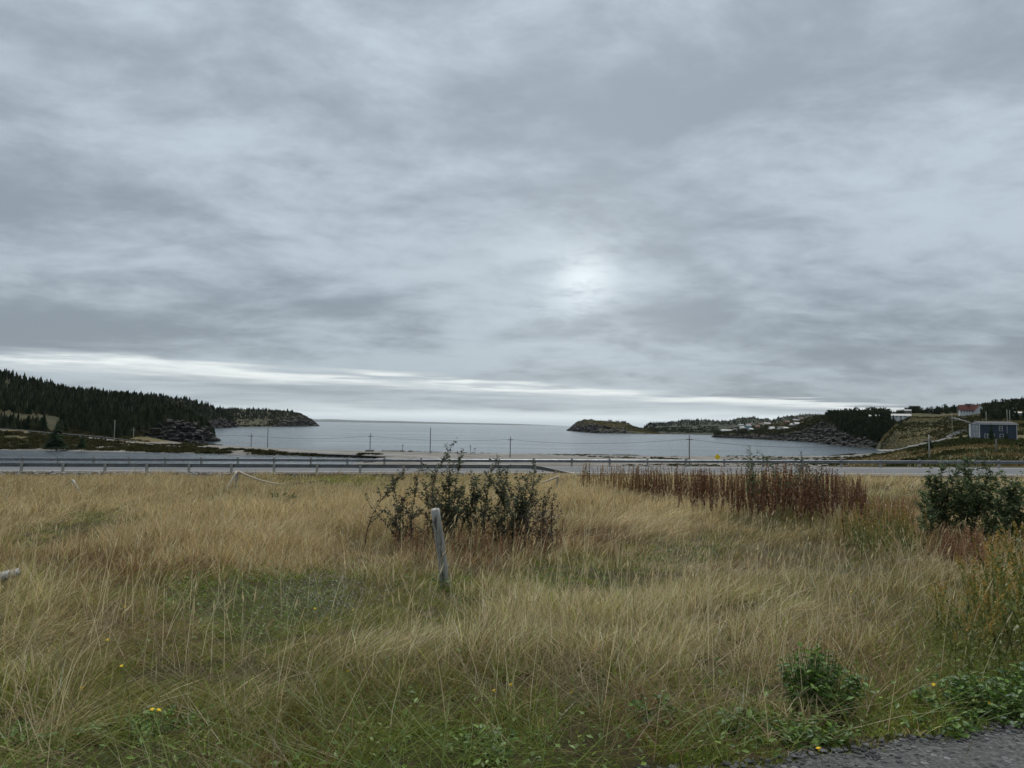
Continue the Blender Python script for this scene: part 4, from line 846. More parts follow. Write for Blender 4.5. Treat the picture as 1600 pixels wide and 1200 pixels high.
# ------------------------------------------------------------------ old fence remains, log, stones
def leanpost(name, a, b, r0, r1, mat, label, cat, n=9, parts=()):
    rt = empty(name, b); tag(rt, label, cat); a = Vector([float(c) for c in a]); b = Vector([float(c) for c in b]); d = (b - a)
    pts = [a - b + d * t + Vector((random.uniform(-1, 1), random.uniform(-1, 1), 0)) * r0 * 0.12 for t in np.linspace(0, 1.12, n)]
    MB().tube(pts, list(np.linspace(r1, r0, n)), 12, wob=0.06).build('post', mat, rt, True)
    return rt, pts
base = pix(696, 916, 11.0); topp = pix(680, 796, 10.75)
rt, pts = leanpost('fence_post', topp, base, 0.072, 0.066, MT['oldwood'], 'leaning weathered grey fence post standing in the meadow', 'fence post')
def rail(name, a, b, r0, r1, mat, parent=None, label=None, cat=None, bend=0.0):
    a = Vector([float(c) for c in a]); b = Vector([float(c) for c in b])
    pts = [a.lerp(b, t) + Vector((0, 0, bend * 4 * t * (1 - t))) for t in np.linspace(0, 1, 8)]
    return MB().tube(pts, list(np.linspace(r0, r1, 8)), 8, wob=0.07)
def broken(name, label, pieces):
    o = pieces[0][2]; rt = empty(name, o); tag(rt, label, 'fence'); o = Vector([float(c) for c in o])
    for nm, a, b, r0, r1, mt, bend in pieces:
        a = Vector([float(c) for c in a]) - o; b = Vector([float(c) for c in b]) - o
        rail(nm, a, b, r0, r1, mt, bend=bend).build(nm, mt, rt, True)
broken('broken_fence', 'broken pale fence rails leaning together in the tall grass left', [('rail', pix(114, 750, 31), pix(82, 771, 31.5), 0.05, 0.045, MT['palewood'], 0), ('rail', pix(114.5, 751, 30.9), pix(138, 792, 28.5), 0.05, 0.05, MT['oldwood'], 0)])
broken('broken_fence', 'old fence post with a brace and a long sagging rail', [('post', pix(370, 736, 36), pix(369, 768, 36), 0.07, 0.07, MT['oldwood'], 0), ('brace', pix(370, 736.5, 35.8), pix(353, 767, 35), 0.055, 0.05, MT['palewood'], 0), ('rail', pix(371, 736, 36.1), pix(446, 758, 35), 0.05, 0.04, MT['palewood'], -0.12)])
broken('broken_fence', 'pinkish broken rail propped on a post behind the shrub', [('post', pix(871.5, 744, 37), pix(869, 768, 37), 0.055, 0.055, MT['palewood'], 0), ('rail', pix(872, 744.5, 36.9), pix(846, 755, 36), 0.05, 0.04, MT['palewood'], 0)])
rt = empty('weathered_log', hit(8, 900, 0.1)); tag(rt, 'grey weathered log lying in the grass at the left edge', 'log'); o = Vector(rt.location)
MB().tube([Vector(pix(-40, 912, 9.3)) - o, Vector(pix(0, 902, 9.4)) - o, Vector(pix(30, 893, 9.6)) - o], [0.075, 0.07, 0.05], 10, wob=0.08).build('log', MT['oldwood'], rt, True)
def rockmesh(seed, flat=0.7):
    r = np.random.default_rng(seed); import bmesh
    bm = bmesh.new(); bmesh.ops.create_icosphere(bm, subdivisions=1, radius=1.0)
    for v_ in bm.verts: v_.co *= 1 + r.normal(0, 0.16); v_.co.z *= flat
    me = bpy.data.meshes.new('rock'); bm.to_mesh(me); bm.free(); V = np.array([v_.co[:] for v_ in me.vertices]); F = np.array([p.vertices[:] for p in me.polygons]); bpy.data.meshes.remove(me)
    return V, F, None
RK = [rockmesh(s) for s in range(8)]
def rocks(name, P, s, ca, cb_, mat):
    n = len(P); cliff = s.max() > 0.5; V, F, C = place(RK, P, s * (0.7 if cliff else 1), rng.random(n) * 6.28, cols(n, ca, cb_), (1.2 + 1.3 * rng.random(n)) if cliff else (0.8 + 0.5 * rng.random(n)), 0.3 if cliff else 0.12, rng.normal(0.35, 0.2, (n, 2)) if cliff else None); return tag(link(name, npmesh(name, V, F, C), mat), kind='stuff')
m, n, l = newmat('rubble_stone'); b = pr(n, rough=0.92, spec=0.2); a = n.new('ShaderNodeAttribute'); a.attribute_name = 'Col'
x_ = n.new('ShaderNodeMix'); x_.data_type = 'RGBA'; x_.blend_type = 'MULTIPLY'; x_.inputs[0].default_value = 1; l.new(a.outputs[0], x_.inputs[6]); l.new(ramp(n, l, mnoise(n, l, 25.0), [(0.3, (0.6, 0.6, 0.6)), (0.7, (1, 1, 1))]), x_.inputs[7])
l.new(x_.outputs[2], b.inputs['Base Color']); l.new(bump(n, l, mnoise(n, l, 60.0), 0.4, 0.004), b.inputs['Normal']); out(n, l, b.outputs[0]); MT['rubble'] = m
for nm, lf, n_, pr_, kr_, s0, s1 in [('bluff_rubble', HG, 1100, (1225, 1404), (0.0, 0.95), 0.8, 3.2), ('cliff_rubble', HA, 800, (222, 338), (0.0, 1.0), 0.6, 2.6), ('headland_rubble', HB, 420, (200, 372), (0.0, 0.9), 1.5, 5.0), ('far_headland_rubble', HC, 420, (425, 496), (0.0, 1.6), 2.0, 6.0), ('island_rubble', HD, 420, (887, 985), (0.0, 1.05), 1.5, 5.0), ('shore_rubble', HG, 420, (1113, 1240), (0.0, 0.8), 0.8, 2.4)]:
    P = on(lf, rng.uniform(*pr_, n_), rng.uniform(*kr_, n_) ** 1.3); sz_ = s0 + (s1 - s0) * rng.random(n_) ** 2; P[:, 1] += sz_ * 0.9; P[:, 2] -= sz_ * 0.2
    rocks(nm, P, sz_, (0.016, 0.015, 0.014), (0.062, 0.058, 0.053), MT['rubble'])
# rip-rap below the road shoulder
n_ = 2600; x = np.concatenate([rng.uniform(-58, -20, 2000), rng.uniform(-20, 60, 600)]); y = road_n(x) - rng.uniform(1.2, 4.6, n_)
rocks('roadside_rubble', np.column_stack([x, y, G(x, y)]), rng.uniform(0.06, 0.24, n_) * np.where(x < -24, 1.0, 0.55), (0.10, 0.095, 0.09), (0.27, 0.26, 0.25), MT['rubble'])
# loose gravel on the path at the camera's feet
n_ = 9000; x = rng.uniform(-1.5, 4.5, n_); y = drive_edge(x) - np.abs(rng.normal(0, 0.9, n_)) + 0.12; ok = y > 1.2; x, y = x[ok], y[ok]
rocks('path_gravel', np.column_stack([x, y, G(x, y) + 0.008]), 0.004 + 0.016 * rng.random(len(x)) ** 3, (0.04, 0.04, 0.04), (0.20, 0.198, 0.192), MT['rubble'])

# ------------------------------------------------------------------ the meadow
def proj(P):
    q = P - np.array([0, 0, H]); z = q @ Fv
    return 800 + FPX * (q @ Rv) / z, 600 - FPX * (q @ Uv) / z
def blades(root, h, wd, az, lean, curve, col, segs, wz=None, twist=None):
    """curved tapering blades; returns V, F(tri), C"""
    n = len(root); ca, sa = np.cos(az), np.sin(az)
    wa = az + (math.pi / 2 if twist is None else twist); cw, sw = np.cos(wa), np.sin(wa)
    V = np.zeros((n, 2 * segs + 1, 3), np.float32)
    for k in range(segs + 1):
        t = k / segs; off = h * (lean * t + curve * t * t); zz = h * t * (1 - 0.30 * np.minimum(np.abs(curve), 1.6) * t - 0.10 * np.abs(lean))
        c = root + np.stack([ca * off, sa * off, zz], -1)
        if k < segs:
            ww = 0.5 * wd * (1 - 0.75 * t) ; dv = np.stack([cw * ww, sw * ww, 0 * ww], -1)
            V[:, 2 * k] = c - dv; V[:, 2 * k + 1] = c + dv
        else: V[:, 2 * segs] = c
    F = []
    for k in range(segs - 1): F += [(2 * k, 2 * k + 1, 2 * k + 3), (2 * k, 2 * k + 3, 2 * k + 2)]
    F.append((2 * segs - 2, 2 * segs - 1, 2 * segs)); F = np.array(F)
    nv = 2 * segs + 1
    return V.reshape(-1, 3), (F[None] + (np.arange(n) * nv)[:, None, None]).reshape(-1, 3), np.repeat(col, nv, 0)
def join(parts):
    V = []; F = []; C = []; b = 0
    for v, f, c in parts: V.append(v); F.append(f + b); C.append(c); b += len(v)
    return np.concatenate(V), np.concatenate(F), np.concatenate(C)
TYPES = ['golden', 'straw', 'tan', 'russet', 'olive', 'green', 'grey']
TCOL = np.array([[(0.42, 0.295, 0.135), (0.62, 0.47, 0.26)], [(0.34, 0.255, 0.12), (0.62, 0.51, 0.30)], [(0.20, 0.135, 0.064), (0.38, 0.275, 0.145)], [(0.17, 0.088, 0.042), (0.29, 0.17, 0.085)],
                 [(0.145, 0.135, 0.036), (0.32, 0.28, 0.095)], [(0.100, 0.155, 0.016), (0.27, 0.33, 0.055)], [(0.18, 0.155, 0.105), (0.32, 0.285, 0.21)]])
THGT = np.array([0.60, 0.50, 0.40, 0.36, 0.30, 0.22, 0.34])
# picture patches where a kind of grass dominates: kind, px, py, rx, ry, strength
PATCH = [('golden', 330, 815, 190, 42, 3.5), ('golden', 90, 770, 150, 34, 3.0), ('golden', 480, 775, 200, 34, 2.2), ('golden', 590, 800, 90, 45, 2.0), ('golden', 880, 765, 70, 26, 3.0), ('golden', 1020, 810, 90, 34, 2.5),
         ('golden', 620, 770, 60, 30, 2.0), ('russet', 170, 868, 170, 34, 3.0), ('tan', 120, 880, 200, 40, 1.5), ('green', 170, 798, 60, 13, 5.0), ('green', 110, 818, 55, 10, 4.0), ('olive', 520, 745, 90, 14, 2.5), ('green', 540, 748, 60, 9, 1.5),
         ('green', 420, 915, 110, 32, 3.2), ('green', 700, 905, 60, 26, 1.5), ('olive', 540, 940, 130, 40, 1.3), ('tan', 200, 935, 130, 36, 2.0), ('russet', 780, 850, 130, 40, 1.4), ('tan', 650, 860, 70, 50, 1.5),
         ('olive', 930, 862, 90, 30, 2.2), ('green', 870, 885, 60, 22, 2.2), ('green', 1040, 845, 60, 22, 2.0), ('tan', 960, 835, 60, 20, 2.0), ('green', 960, 875, 40, 18, 1.5), ('straw', 1030, 820, 60, 40, 2.0),
         ('grey', 1200, 860, 150, 40, 0.9), ('grey', 1380, 880, 110, 50, 0.6), ('olive', 1250, 850, 160, 40, 1.6), ('tan', 1150, 870, 110, 30, 1.2), ('olive', 400, 752, 200, 9, 2.2), ('russet', 60, 752, 160, 8, 2.2), ('olive', 640, 752, 120, 8, 2.0), ('tan', 1000, 770, 120, 12, 1.5), ('olive', 720, 800, 60, 20, 1.5), ('green', 480, 790, 30, 10, 2.0), ('tan', 300, 748, 200, 8, 1.6), ('green', 1110, 840, 40, 18, 1.6), ('russet', 930, 830, 40, 25, 1.6), ('olive', 560, 845, 60, 25, 1.4), ('green', 30, 835, 50, 14, 2.0), ('tan', 30, 860, 60, 20, 1.5), ('straw', 1120, 960, 190, 70, 1.8), ('straw', 900, 960, 150, 60, 1.2), ('tan', 1300, 960, 180, 80, 1.3), ('russet', 1500, 840, 60, 22, 2.0), ('russet', 1390, 800, 60, 20, 1.5),
         ('olive', 1540, 930, 110, 90, 2.0), ('green', 1560, 1020, 120, 60, 1.3), ('straw', 60, 1000, 90, 120, 1.2), ('olive', 250, 1040, 200, 70, 1.2), ('straw', 360, 1100, 50, 90, 1.6), ('russet', 440, 1150, 90, 50, 1.6), ('green', 700, 1150, 170, 60, 2.0),
         ('green', 200, 1160, 200, 50, 1.6), ('green', 1000, 1165, 250, 40, 2.2), ('green', 1350, 1120, 160, 50, 2.0), ('russet', 1020, 1070, 60, 40, 1.3), ('olive', 800, 1080, 250, 60, 0.8), ('straw', 1250, 1040, 60, 50, 1.6), ('green', 330, 1080, 60, 40, 1.0)]
def weights(P):
    px, py = proj(P + np.array([0, 0, 0.28])); d = P[:, 1]
    tb = np.array([[0.05, 0.30, 0.20, 0.12, 0.50, 0.85, 0.05], [0.10, 0.48, 0.32, 0.16, 0.58, 0.48, 0.10], [0.50, 0.45, 0.36, 0.18, 0.38, 0.14, 0.10], [0.60, 0.35, 0.42, 0.20, 0.40, 0.08, 0.08]])
    W = np.stack([np.interp(d, [4.0, 7.0, 16.0, 30.0], tb[:, k]) for k in range(7)], -1)
    for kd, a, b, rx_, ry_, s in PATCH:
        W[:, TYPES.index(kd)] += 1.9 * s * np.exp(-((px - a) / rx_) ** 2 - ((py - b) / ry_) ** 2)
    for k in range(7): W[:, k] *= np.exp(2.6 * fbm(P[:, 0] * 0.22 + 31 * k, P[:, 1] * 0.22, 2, 500 + 5 * k) * np.interp(P[:, 1], [4, 10], [0.4, 1.0]))
    for k in range(7): W[:, k] *= np.exp(2.6 * fbm(P[:, 0] * 0.8, P[:, 1] * 0.8, 3, 200 + 7 * k))
    W = W ** 1.7; return W / W.sum(1, keepdims=True), px, py
def pick(W):
    c = np.cumsum(W, 1); return (rng.random((len(W), 1)) > c).sum(1).clip(0, 6)
WEED = []      # spots kept free of grass for the leafy weeds
for a_, b_, d_, w_ in [(1278, 1110, 4.75, 0.30), (1250, 1165, 4.2, 0.26), (1545, 1110, 4.75, 0.40), (1640, 1085, 5.0, 0.3), (770, 1180, 3.95, 0.2), (235, 1150, 4.1, 0.22)]:
    q = pix(a_, b_, d_); WEED.append((q[0], q[1], w_))
def meadow_ok(x, y):
    free = np.ones(len(x), bool)
    for a_, b_, w_ in WEED: free &= np.hypot(x - a_, (y - b_) * 0.8 + np.where(y < b_, -0.0, 0)) > w_ * (0.35 + 0.75 * rng.random(len(x)))
    free &= ~((x > -37) & (x < -27) & (y > road_n(x) - 4.2 + 1.5 * fbm(x * 0.4, y * 0.4, 2, 88)))
    return free & (y > drive_edge(x) + 0.03 * rng.normal(size=len(x))) & (y < road_n(x) - 0.8 - 1.6 * rng.random(len(x)))
NT = 56000
u_ = rng.random(NT); d_ = (3.0 ** .3 + u_ * (63.5 ** .3 - 3.0 ** .3)) ** (1 / .3); a_ = np.radians(rng.uniform(-42, 42, NT))
x = np.sin(a_) * d_ / np.cos(a_) ** 0.0; y = np.cos(a_) * d_
ok = meadow_ok(x, y) & (fbm(x * 1.9, y * 1.9, 3, 410) + 0.14 * rng.random(NT) > -0.02); x, y = x[ok], y[ok]; P = np.column_stack([x, y, G(x, y)])
W, px, py = weights(P); ty = pick(W)
swap = (y < 5.6 + 0.8 * fbm(x * 0.9, y * 0.9, 2, 66)) & np.isin(ty, (0, 1, 2)) & (rng.random(len(P)) < 0.55); ty = np.where(swap, np.where(rng.random(len(P)) < 0.75, 5, 4), ty)
# short mown or trampled turf where green dominates
short = np.clip(1.1 - 0.8 * W[:, 5], 0.3, 1.0)
lowp = np.zeros(len(P))          # hollows where the growth is low and green
for a, b, rx_, ry_, s_ in [(150, 808, 120, 20, 0.7), (80, 832, 90, 16, 0.6), (420, 925, 190, 42, 0.65), (930, 880, 180, 30, 0.6), (540, 752, 130, 10, 0.5), (1060, 850, 90, 24, 0.6), (690, 930, 90, 30, 0.6), (560, 850, 80, 22, 0.45), (300, 960, 160, 30, 0.45), (1280, 870, 120, 24, 0.45), (300, 775, 120, 9, 0.5), (860, 800, 60, 14, 0.4)]:
    lowp = np.maximum(lowp, s_ * np.exp(-(((px - a) / rx_) ** 2 + ((py - b) / ry_) ** 2) ** 1.5))
lowp = np.clip(lowp * (1 + 1.2 * fbm(x * 0.9, y * 0.7, 3, 601)), 0, 0.8); short = short * (1 - lowp)
turn_ = rng.random(len(P)) < lowp * 0.75; ty = np.where(turn_, np.where(rng.random(len(P)) < 0.6, 5, 4), ty)
nb = np.where(ty == 5, 24, 13)
ti = np.repeat(np.arange(len(P)), nb); n = len(ti); d = P[ti, 1]
rad = np.interp(d, [3, 8, 20, 60], [0.042, 0.062, 0.14, 0.40]); an_ = rng.random(n) * 6.28; rr = rad * np.sqrt(rng.random(n))
root = P[ti] + np.column_stack([np.cos(an_) * rr, np.sin(an_) * rr, np.zeros(n)])
root[:, 2] = G(root[:, 0], root[:, 1]) - 0.02
hfac = np.interp(d, [3.0, 4.6, 7.5, 12, 18, 60], [0.36, 0.52, 0.66, 0.78, 0.95, 1.0])
h = THGT[ty[ti]] * (0.55 + 0.75 * rng.random(n)) * short[ti] * hfac * (1 + 1.5 * fbm(x[ti] * 0.9, y[ti] * 0.9, 3, 90)) * (1 + 0.9 * fbm(x[ti] * 0.28, y[ti] * 0.28, 2, 95))
# lodged patches: grass combed flat by the wind
lodge = sm(fbm(x * 0.55, y * 0.45, 3, 300), 0.0, 0.16)
wind = np.column_stack([0.34 + 0.5 * fbm(x * 0.25, y * 0.25, 2, 310), 0.10 + 0.7 * fbm(x * 0.3, y * 0.3, 2, 320)])
tl = np.random.default_rng(5).normal(0, 0.22, (len(P), 2)) + wind * (0.25 + 1.9 * lodge)[:, None]
out_ = np.column_stack([np.cos(an_), np.sin(an_)]) * (rr / rad * 0.34)[:, None] + rng.normal(0, 0.30, (n, 2)) + tl[ti]
az = np.arctan2(out_[:, 1], out_[:, 0]); mag = np.hypot(out_[:, 0], out_[:, 1])
wd = np.interp(d, [3, 6, 12, 25, 60], [0.0068, 0.0078, 0.0105, 0.016, 0.028]) * (0.7 + 0.6 * rng.random(n)) * np.where(ty[ti] == 5, 1.25, 1.0)
tt = rng.random((n, 1)) * 1.5 - 0.2; col = TCOL[ty[ti], 0] * (1 - tt) + TCOL[ty[ti], 1] * tt
mixin = rng.random(n); k2 = np.where(mixin < 0.14, 5, np.where(mixin < 0.30, 4, ty[ti])); k2 = np.where((d > 12) & (k2 == 5), ty[ti], k2)
col = np.where((k2 != ty[ti])[:, None], TCOL[k2, 0] * (1 - tt) + TCOL[k2, 1] * tt, col)
col = np.clip(col * np.exp(rng.normal(-0.03, 0.34, (n, 1))), 0, 0.75)
col = col * (1 + 0.22 * (np.random.default_rng(8).random((len(P), 1))[ti] - 0.5)) * (1 + 0.5 * fbm(x[ti] * 0.18, y[ti] * 0.18, 2, 77))[:, None]
tw = rng.random(n) * 3.14
nearm = d < 9.0
for nm, msk, sg in (('grass', nearm, 3), ('meadow_grass', ~nearm, 2)):
    i = np.where(msk)[0]
    v_, f_, c_ = blades(root[i], h[i], wd[i], az[i], mag[i] * 0.55, mag[i] * 0.75, col[i], sg, twist=tw[i])
    tag(link(nm, npmesh(nm, v_, f_, c_), MT['grass']), 'dry and green meadow grass', None, kind='stuff')
# fallen dead blades and thatch matting the ground between the tufts
n = 45000; d = (3.0 ** .5 + rng.random(n) * (26.0 ** .5 - 3.0 ** .5)) ** 2; a_ = np.radians(rng.uniform(-42, 42, n)); x = np.sin(a_) * d; y = np.cos(a_) * d
ok = meadow_ok(x, y); x, y, d = x[ok], y[ok], d[ok]; n = len(x); P = np.column_stack([x, y, G(x, y) + rng.random(n) * 0.10])
W, _, _ = weights(P); ty = pick(W); tt = rng.random((n, 1)); col = (TCOL[ty, 0] * (1 - tt) + TCOL[ty, 1] * tt) * 0.58  # thatch is duller than grass; colour also darkened as shade between tufts
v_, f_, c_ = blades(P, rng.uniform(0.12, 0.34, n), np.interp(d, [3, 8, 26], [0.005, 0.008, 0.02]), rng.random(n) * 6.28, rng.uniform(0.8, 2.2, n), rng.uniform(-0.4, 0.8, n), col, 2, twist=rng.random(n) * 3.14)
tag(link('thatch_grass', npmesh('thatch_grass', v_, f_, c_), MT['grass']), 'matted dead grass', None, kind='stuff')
# tall flowering stems with seed heads
n = 6000; d = (3.7 ** .4 + rng.random(n) * (40.0 ** .4 - 3.7 ** .4)) ** 2.5; a_ = np.radians(rng.uniform(-42, 42, n)); x = np.sin(a_) * d; y = np.cos(a_) * d
ok = meadow_ok(x, y); x, y, d = x[ok], y[ok], d[ok]; P = np.column_stack([x, y, G(x, y)]); W, px, py = weights(P)
ok = rng.random(len(P)) < (0.15 + 0.85 * np.clip(W[:, 0] + W[:, 1] + 0.5 * W[:, 2] - 0.6 * W[:, 5], 0, 1)); ok &= rng.random(len(P)) < np.interp(d, [3.7, 5.2, 8], [0.30, 0.6, 1.0])
P, d = P[ok], d[ok]; n = len(P); h = rng.uniform(0.62, 1.0, n) * np.interp(d, [3.7, 6, 12], [0.78, 0.95, 1.0]); az = rng.normal(0.3, 1.2, n); ln = np.abs(rng.normal(0.12, 0.16, n)); cv = np.abs(rng.normal(0.10, 0.14, n))
cst = cols(n, (0.46, 0.36, 0.19), (0.70, 0.60, 0.38))
wst = np.interp(d, [3.5, 8, 20, 40], [0.0042, 0.0056, 0.010, 0.017])
st_ = blades(P, h, wst * 1.3, az, ln, cv, cst, 3, twist=rng.random(n) * 3.14)
tp = P + np.stack([np.cos(az) * h * (ln + cv), np.sin(az) * h * (ln + cv), h * (1 - 0.30 * cv - 0.10 * ln)], -1)
dirv = np.stack([np.cos(az) * (ln + 2 * cv), np.sin(az) * (ln + 2 * cv), np.ones(n)], -1); dirv /= np.linalg.norm(dirv, axis=1)[:, None]
hl = rng.uniform(0.06, 0.15, n)[:, None]; hw = (wst * rng.uniform(0.8, 1.7, n))[:, None]
heads = []
for q_ in (0, math.pi / 2):
    sd_ = np.stack([np.cos(az + q_), np.sin(az + q_), 0 * az], -1) * hw; c0 = tp - dirv * hl
    Vq = np.stack([c0, c0 + dirv * hl * 0.45 + sd_, c0 + dirv * hl * 1.15, c0 + dirv * hl * 0.45 - sd_], 1).reshape(-1, 3)
    heads.append((Vq, (np.array([(0, 1, 2), (0, 2, 3)])[None] + (np.arange(n) * 4)[:, None, None]).reshape(-1, 3), np.repeat(cst * 0.92, 4, 0)))
v_, f_, c_ = join([st_] + heads); tag(link('seeding_grass', npmesh('seeding_grass', v_, f_, c_), MT['grass']), 'tall pale grass stems gone to seed', None, kind='stuff')

# ------------------------------------------------------------------ weeds
def leaf_t(nl=8):               # ovate folded leaf along +x, unit length
    V = np.array([(0, 0, 0), (0.25, 0.20, 0.05), (0.55, 0.24, 0.07), (0.82, 0.12, 0.02), (1.0, 0, -0.06), (0.82, -0.12, 0.02), (0.55, -0.24, 0.07), (0.25, -0.20, 0.05), (0.5, 0, 0.0)])
    return V, np.array([(0, 8, 1), (1, 8, 2), (2, 8, 3), (3, 8, 4), (4, 8, 5), (5, 8, 6), (6, 8, 7), (7, 8, 0)])
LV, LF = leaf_t()
LQ = (np.array([(0, 0, 0), (0.5, 0.24, 0.03), (1, 0, -0.04), (0.5, -0.24, 0.03)]), np.array([(0, 1, 2), (0, 2, 3)]))
def leaves(P, size, yaw, pitch, roll, col, tmpl=None):
    """oriented leaves"""
    v, f = (LV, LF) if tmpl is None else tmpl; n = len(P)
    cy, sy, cp, sp_, cr_, sr = np.cos(yaw), np.sin(yaw), np.cos(pitch), np.sin(pitch), np.cos(roll), np.sin(roll)
    x = v[None, :, 0] + 0 * cy[:, None]; y = v[None, :, 1] * cr_[:, None] - v[None, :, 2] * sr[:, None]; z = v[None, :, 1] * sr[:, None] + v[None, :, 2] * cr_[:, None]
    x2 = x * cp[:, None] - z * sp_[:, None]; z2 = x * sp_[:, None] + z * cp[:, None]
    Q = np.stack([x2 * cy[:, None] - y * sy[:, None], x2 * sy[:, None] + y * cy[:, None], z2], -1) * size[:, None, None] + P[:, None, :]
    return Q.reshape(-1, 3), (f[None] + (np.arange(n) * len(v))[:, None, None]).reshape(-1, 3), np.repeat(col, len(v), 0)
def stalk(seed, nl, lw=0.35, tuft=0.0):       # unit-height stalk with ascending narrow leaves, returns template with tints
    r = np.random.default_rng(seed); V = [(-0.004, 0, 0), (0.004, 0.003, 0), (0.0, -0.004, 0), (0.0, 0, 1.0)]; F = [(0, 1, 3), (1, 2, 3), (2, 0, 3)]; T = [(0.8, 0.8, 0.8)] * 4
    for i in range(nl):
        f = 0.24 + 0.75 * (i + r.random()) / nl; a = r.random() * 6.28; l_ = (0.092 - 0.052 * f) * (0.7 + 0.7 * r.random()); up = 0.5 + 0.9 * r.random(); b = len(V); ca, sa = math.cos(a), math.sin(a); w_ = l_ * lw * 0.5
        tip = (ca * l_ * math.cos(up), sa * l_ * math.cos(up), f + l_ * math.sin(up) * (1 if r.random() > 0.25 else -0.6)); md = (tip[0] * 0.5, tip[1] * 0.5, (f + tip[2]) / 2 + 0.006)
        V += [(0, 0, f), (md[0] - sa * w_, md[1] + ca * w_, md[2]), tip, (md[0] + sa * w_, md[1] - ca * w_, md[2])]; F += [(b, b + 1, b + 2), (b, b + 2, b + 3)]
        g = 0.7 + 0.7 * r.random(); pk = tuft > 0 and f > 0.72 and r.random() < tuft
        T += [(1.9, 2.5, 2.9) if pk else (g, g, g)] * 4
    return np.array(V), np.array(F), np.array(T)
ST = [stalk(s, 62, 0.36, 0.34 if s % 2 == 0 else 0.0) for s in range(8)]
n = 680; px = np.concatenate([rng.uniform(908, 1010, 90), rng.uniform(985, 1352, 590)])
dl = np.interp(px, [915, 1000, 1080, 1200, 1345], [37, 33, 28, 25.5, 25]) + rng.normal(0, 1, n) * np.interp(px, [915, 1000, 1100], [1.0, 1.5, 2.4])
P = pix(px, 700, dl); P[:, 2] = G(P[:, 0], P[:, 1])
hh = np.interp(px, [915, 1000, 1100, 1240, 1300, 1345], [1.45, 1.4, 1.5, 1.75, 1.6, 1.25]) * (0.55 + 0.52 * rng.random(n) ** 0.7)
cw_ = cols(n, (0.080, 0.034, 0.016), (0.165, 0.082, 0.038), 0.25); cw_[:90] = cols(90, (0.17, 0.085, 0.03), (0.21, 0.13, 0.05))
v_, f_, c_ = place(ST, P, hh, rng.random(n) * 6.28, cw_, rng.uniform(0.8, 1.25, n), 0.25, rng.normal(0, 0.10, (n, 2)))
tag(link('fireweed_weeds', npmesh('fireweed_weeds', v_, f_, c_), MT['leaf']), 'tall rust red seeded fireweed', None, kind='stuff')
# lower rusty weeds fringing it and under the shrubs
n = 330; px = np.concatenate([rng.uniform(1330, 1430, 130), rng.uniform(620, 880, 120), rng.uniform(1470, 1540, 80)]); dl = np.concatenate([rng.uniform(19, 25, 130), rng.uniform(13.8, 17, 120), rng.uniform(14, 17, 80)])
P = pix(px, 800, dl); P[:, 2] = G(P[:, 0], P[:, 1]); v_, f_, c_ = place(ST, P, rng.uniform(0.45, 0.85, n), rng.random(n) * 6.28, cols(n, (0.17, 0.085, 0.042), (0.27, 0.15, 0.07)), np.full(n, 1.2), 0.25, rng.normal(0, 0.08, (n, 2)))
tag(link('rusty_weeds', npmesh('rusty_weeds', v_, f_, c_), MT['leaf']), 'low rusty weeds', None, kind='stuff')
# goldenrod: leafy stalks with plumes, right edge and behind
def plume(seed):
    v, f, t = stalk(seed, 40, 0.35); v = v.copy(); t = t * np.array([0.75, 1.0, 0.6]); r = np.random.default_rng(seed + 50); V = list(map(tuple, v)); F = list(map(tuple, f)); T = list(map(tuple, t))
    for i in range(46):
        f_ = r.random(); z = 0.78 + 0.24 * f_; rad = 0.045 * (1 - f_) + 0.008; a = r.random() * 6.28; b = len(V); c = np.array([math.cos(a) * rad * r.random(), math.sin(a) * rad * r.random(), z]); u_ = r.normal(size=3) * 0.007; w_ = r.normal(size=3) * 0.006 + np.array([0, 0, 0.012])
        V += [tuple(c - u_), tuple(c + w_), tuple(c + u_)]; F.append((b, b + 1, b + 2)); T += [(2.4, 1.75, 1.3)] * 3
    return np.array(V), np.array(F), np.array(T)
PM = [plume(s) for s in range(5)]
n = 280; px = np.concatenate([rng.uniform(1505, 1680, 120), rng.uniform(1320, 1440, 90), rng.uniform(1450, 1600, 70)]); dl = np.concatenate([rng.uniform(6.2, 11.5, 120), rng.uniform(15, 20, 90), rng.uniform(5.2, 8.0, 70)])
P = pix(px, 800, dl); P[:, 2] = G(P[:, 0], P[:, 1]); hh = np.concatenate([rng.uniform(0.55, 1.15, 120) * np.interp(px[:120], [1505, 1560, 1680], [0.55, 0.95, 1.1]), rng.uniform(0.7, 1.05, 90), rng.uniform(0.4, 0.7, 70)])
v_, f_, c_ = place(PM, P, hh, rng.random(n) * 6.28, cols(n, (0.11, 0.10, 0.035), (0.20, 0.165, 0.06)), rng.uniform(0.9, 1.5, n), 0.25, rng.normal(0, 0.2, (n, 2)))
tag(link('goldenrod_weeds', npmesh('goldenrod_weeds', v_, f_, c_), MT['leaf']), 'goldenrod gone over', None, kind='stuff')
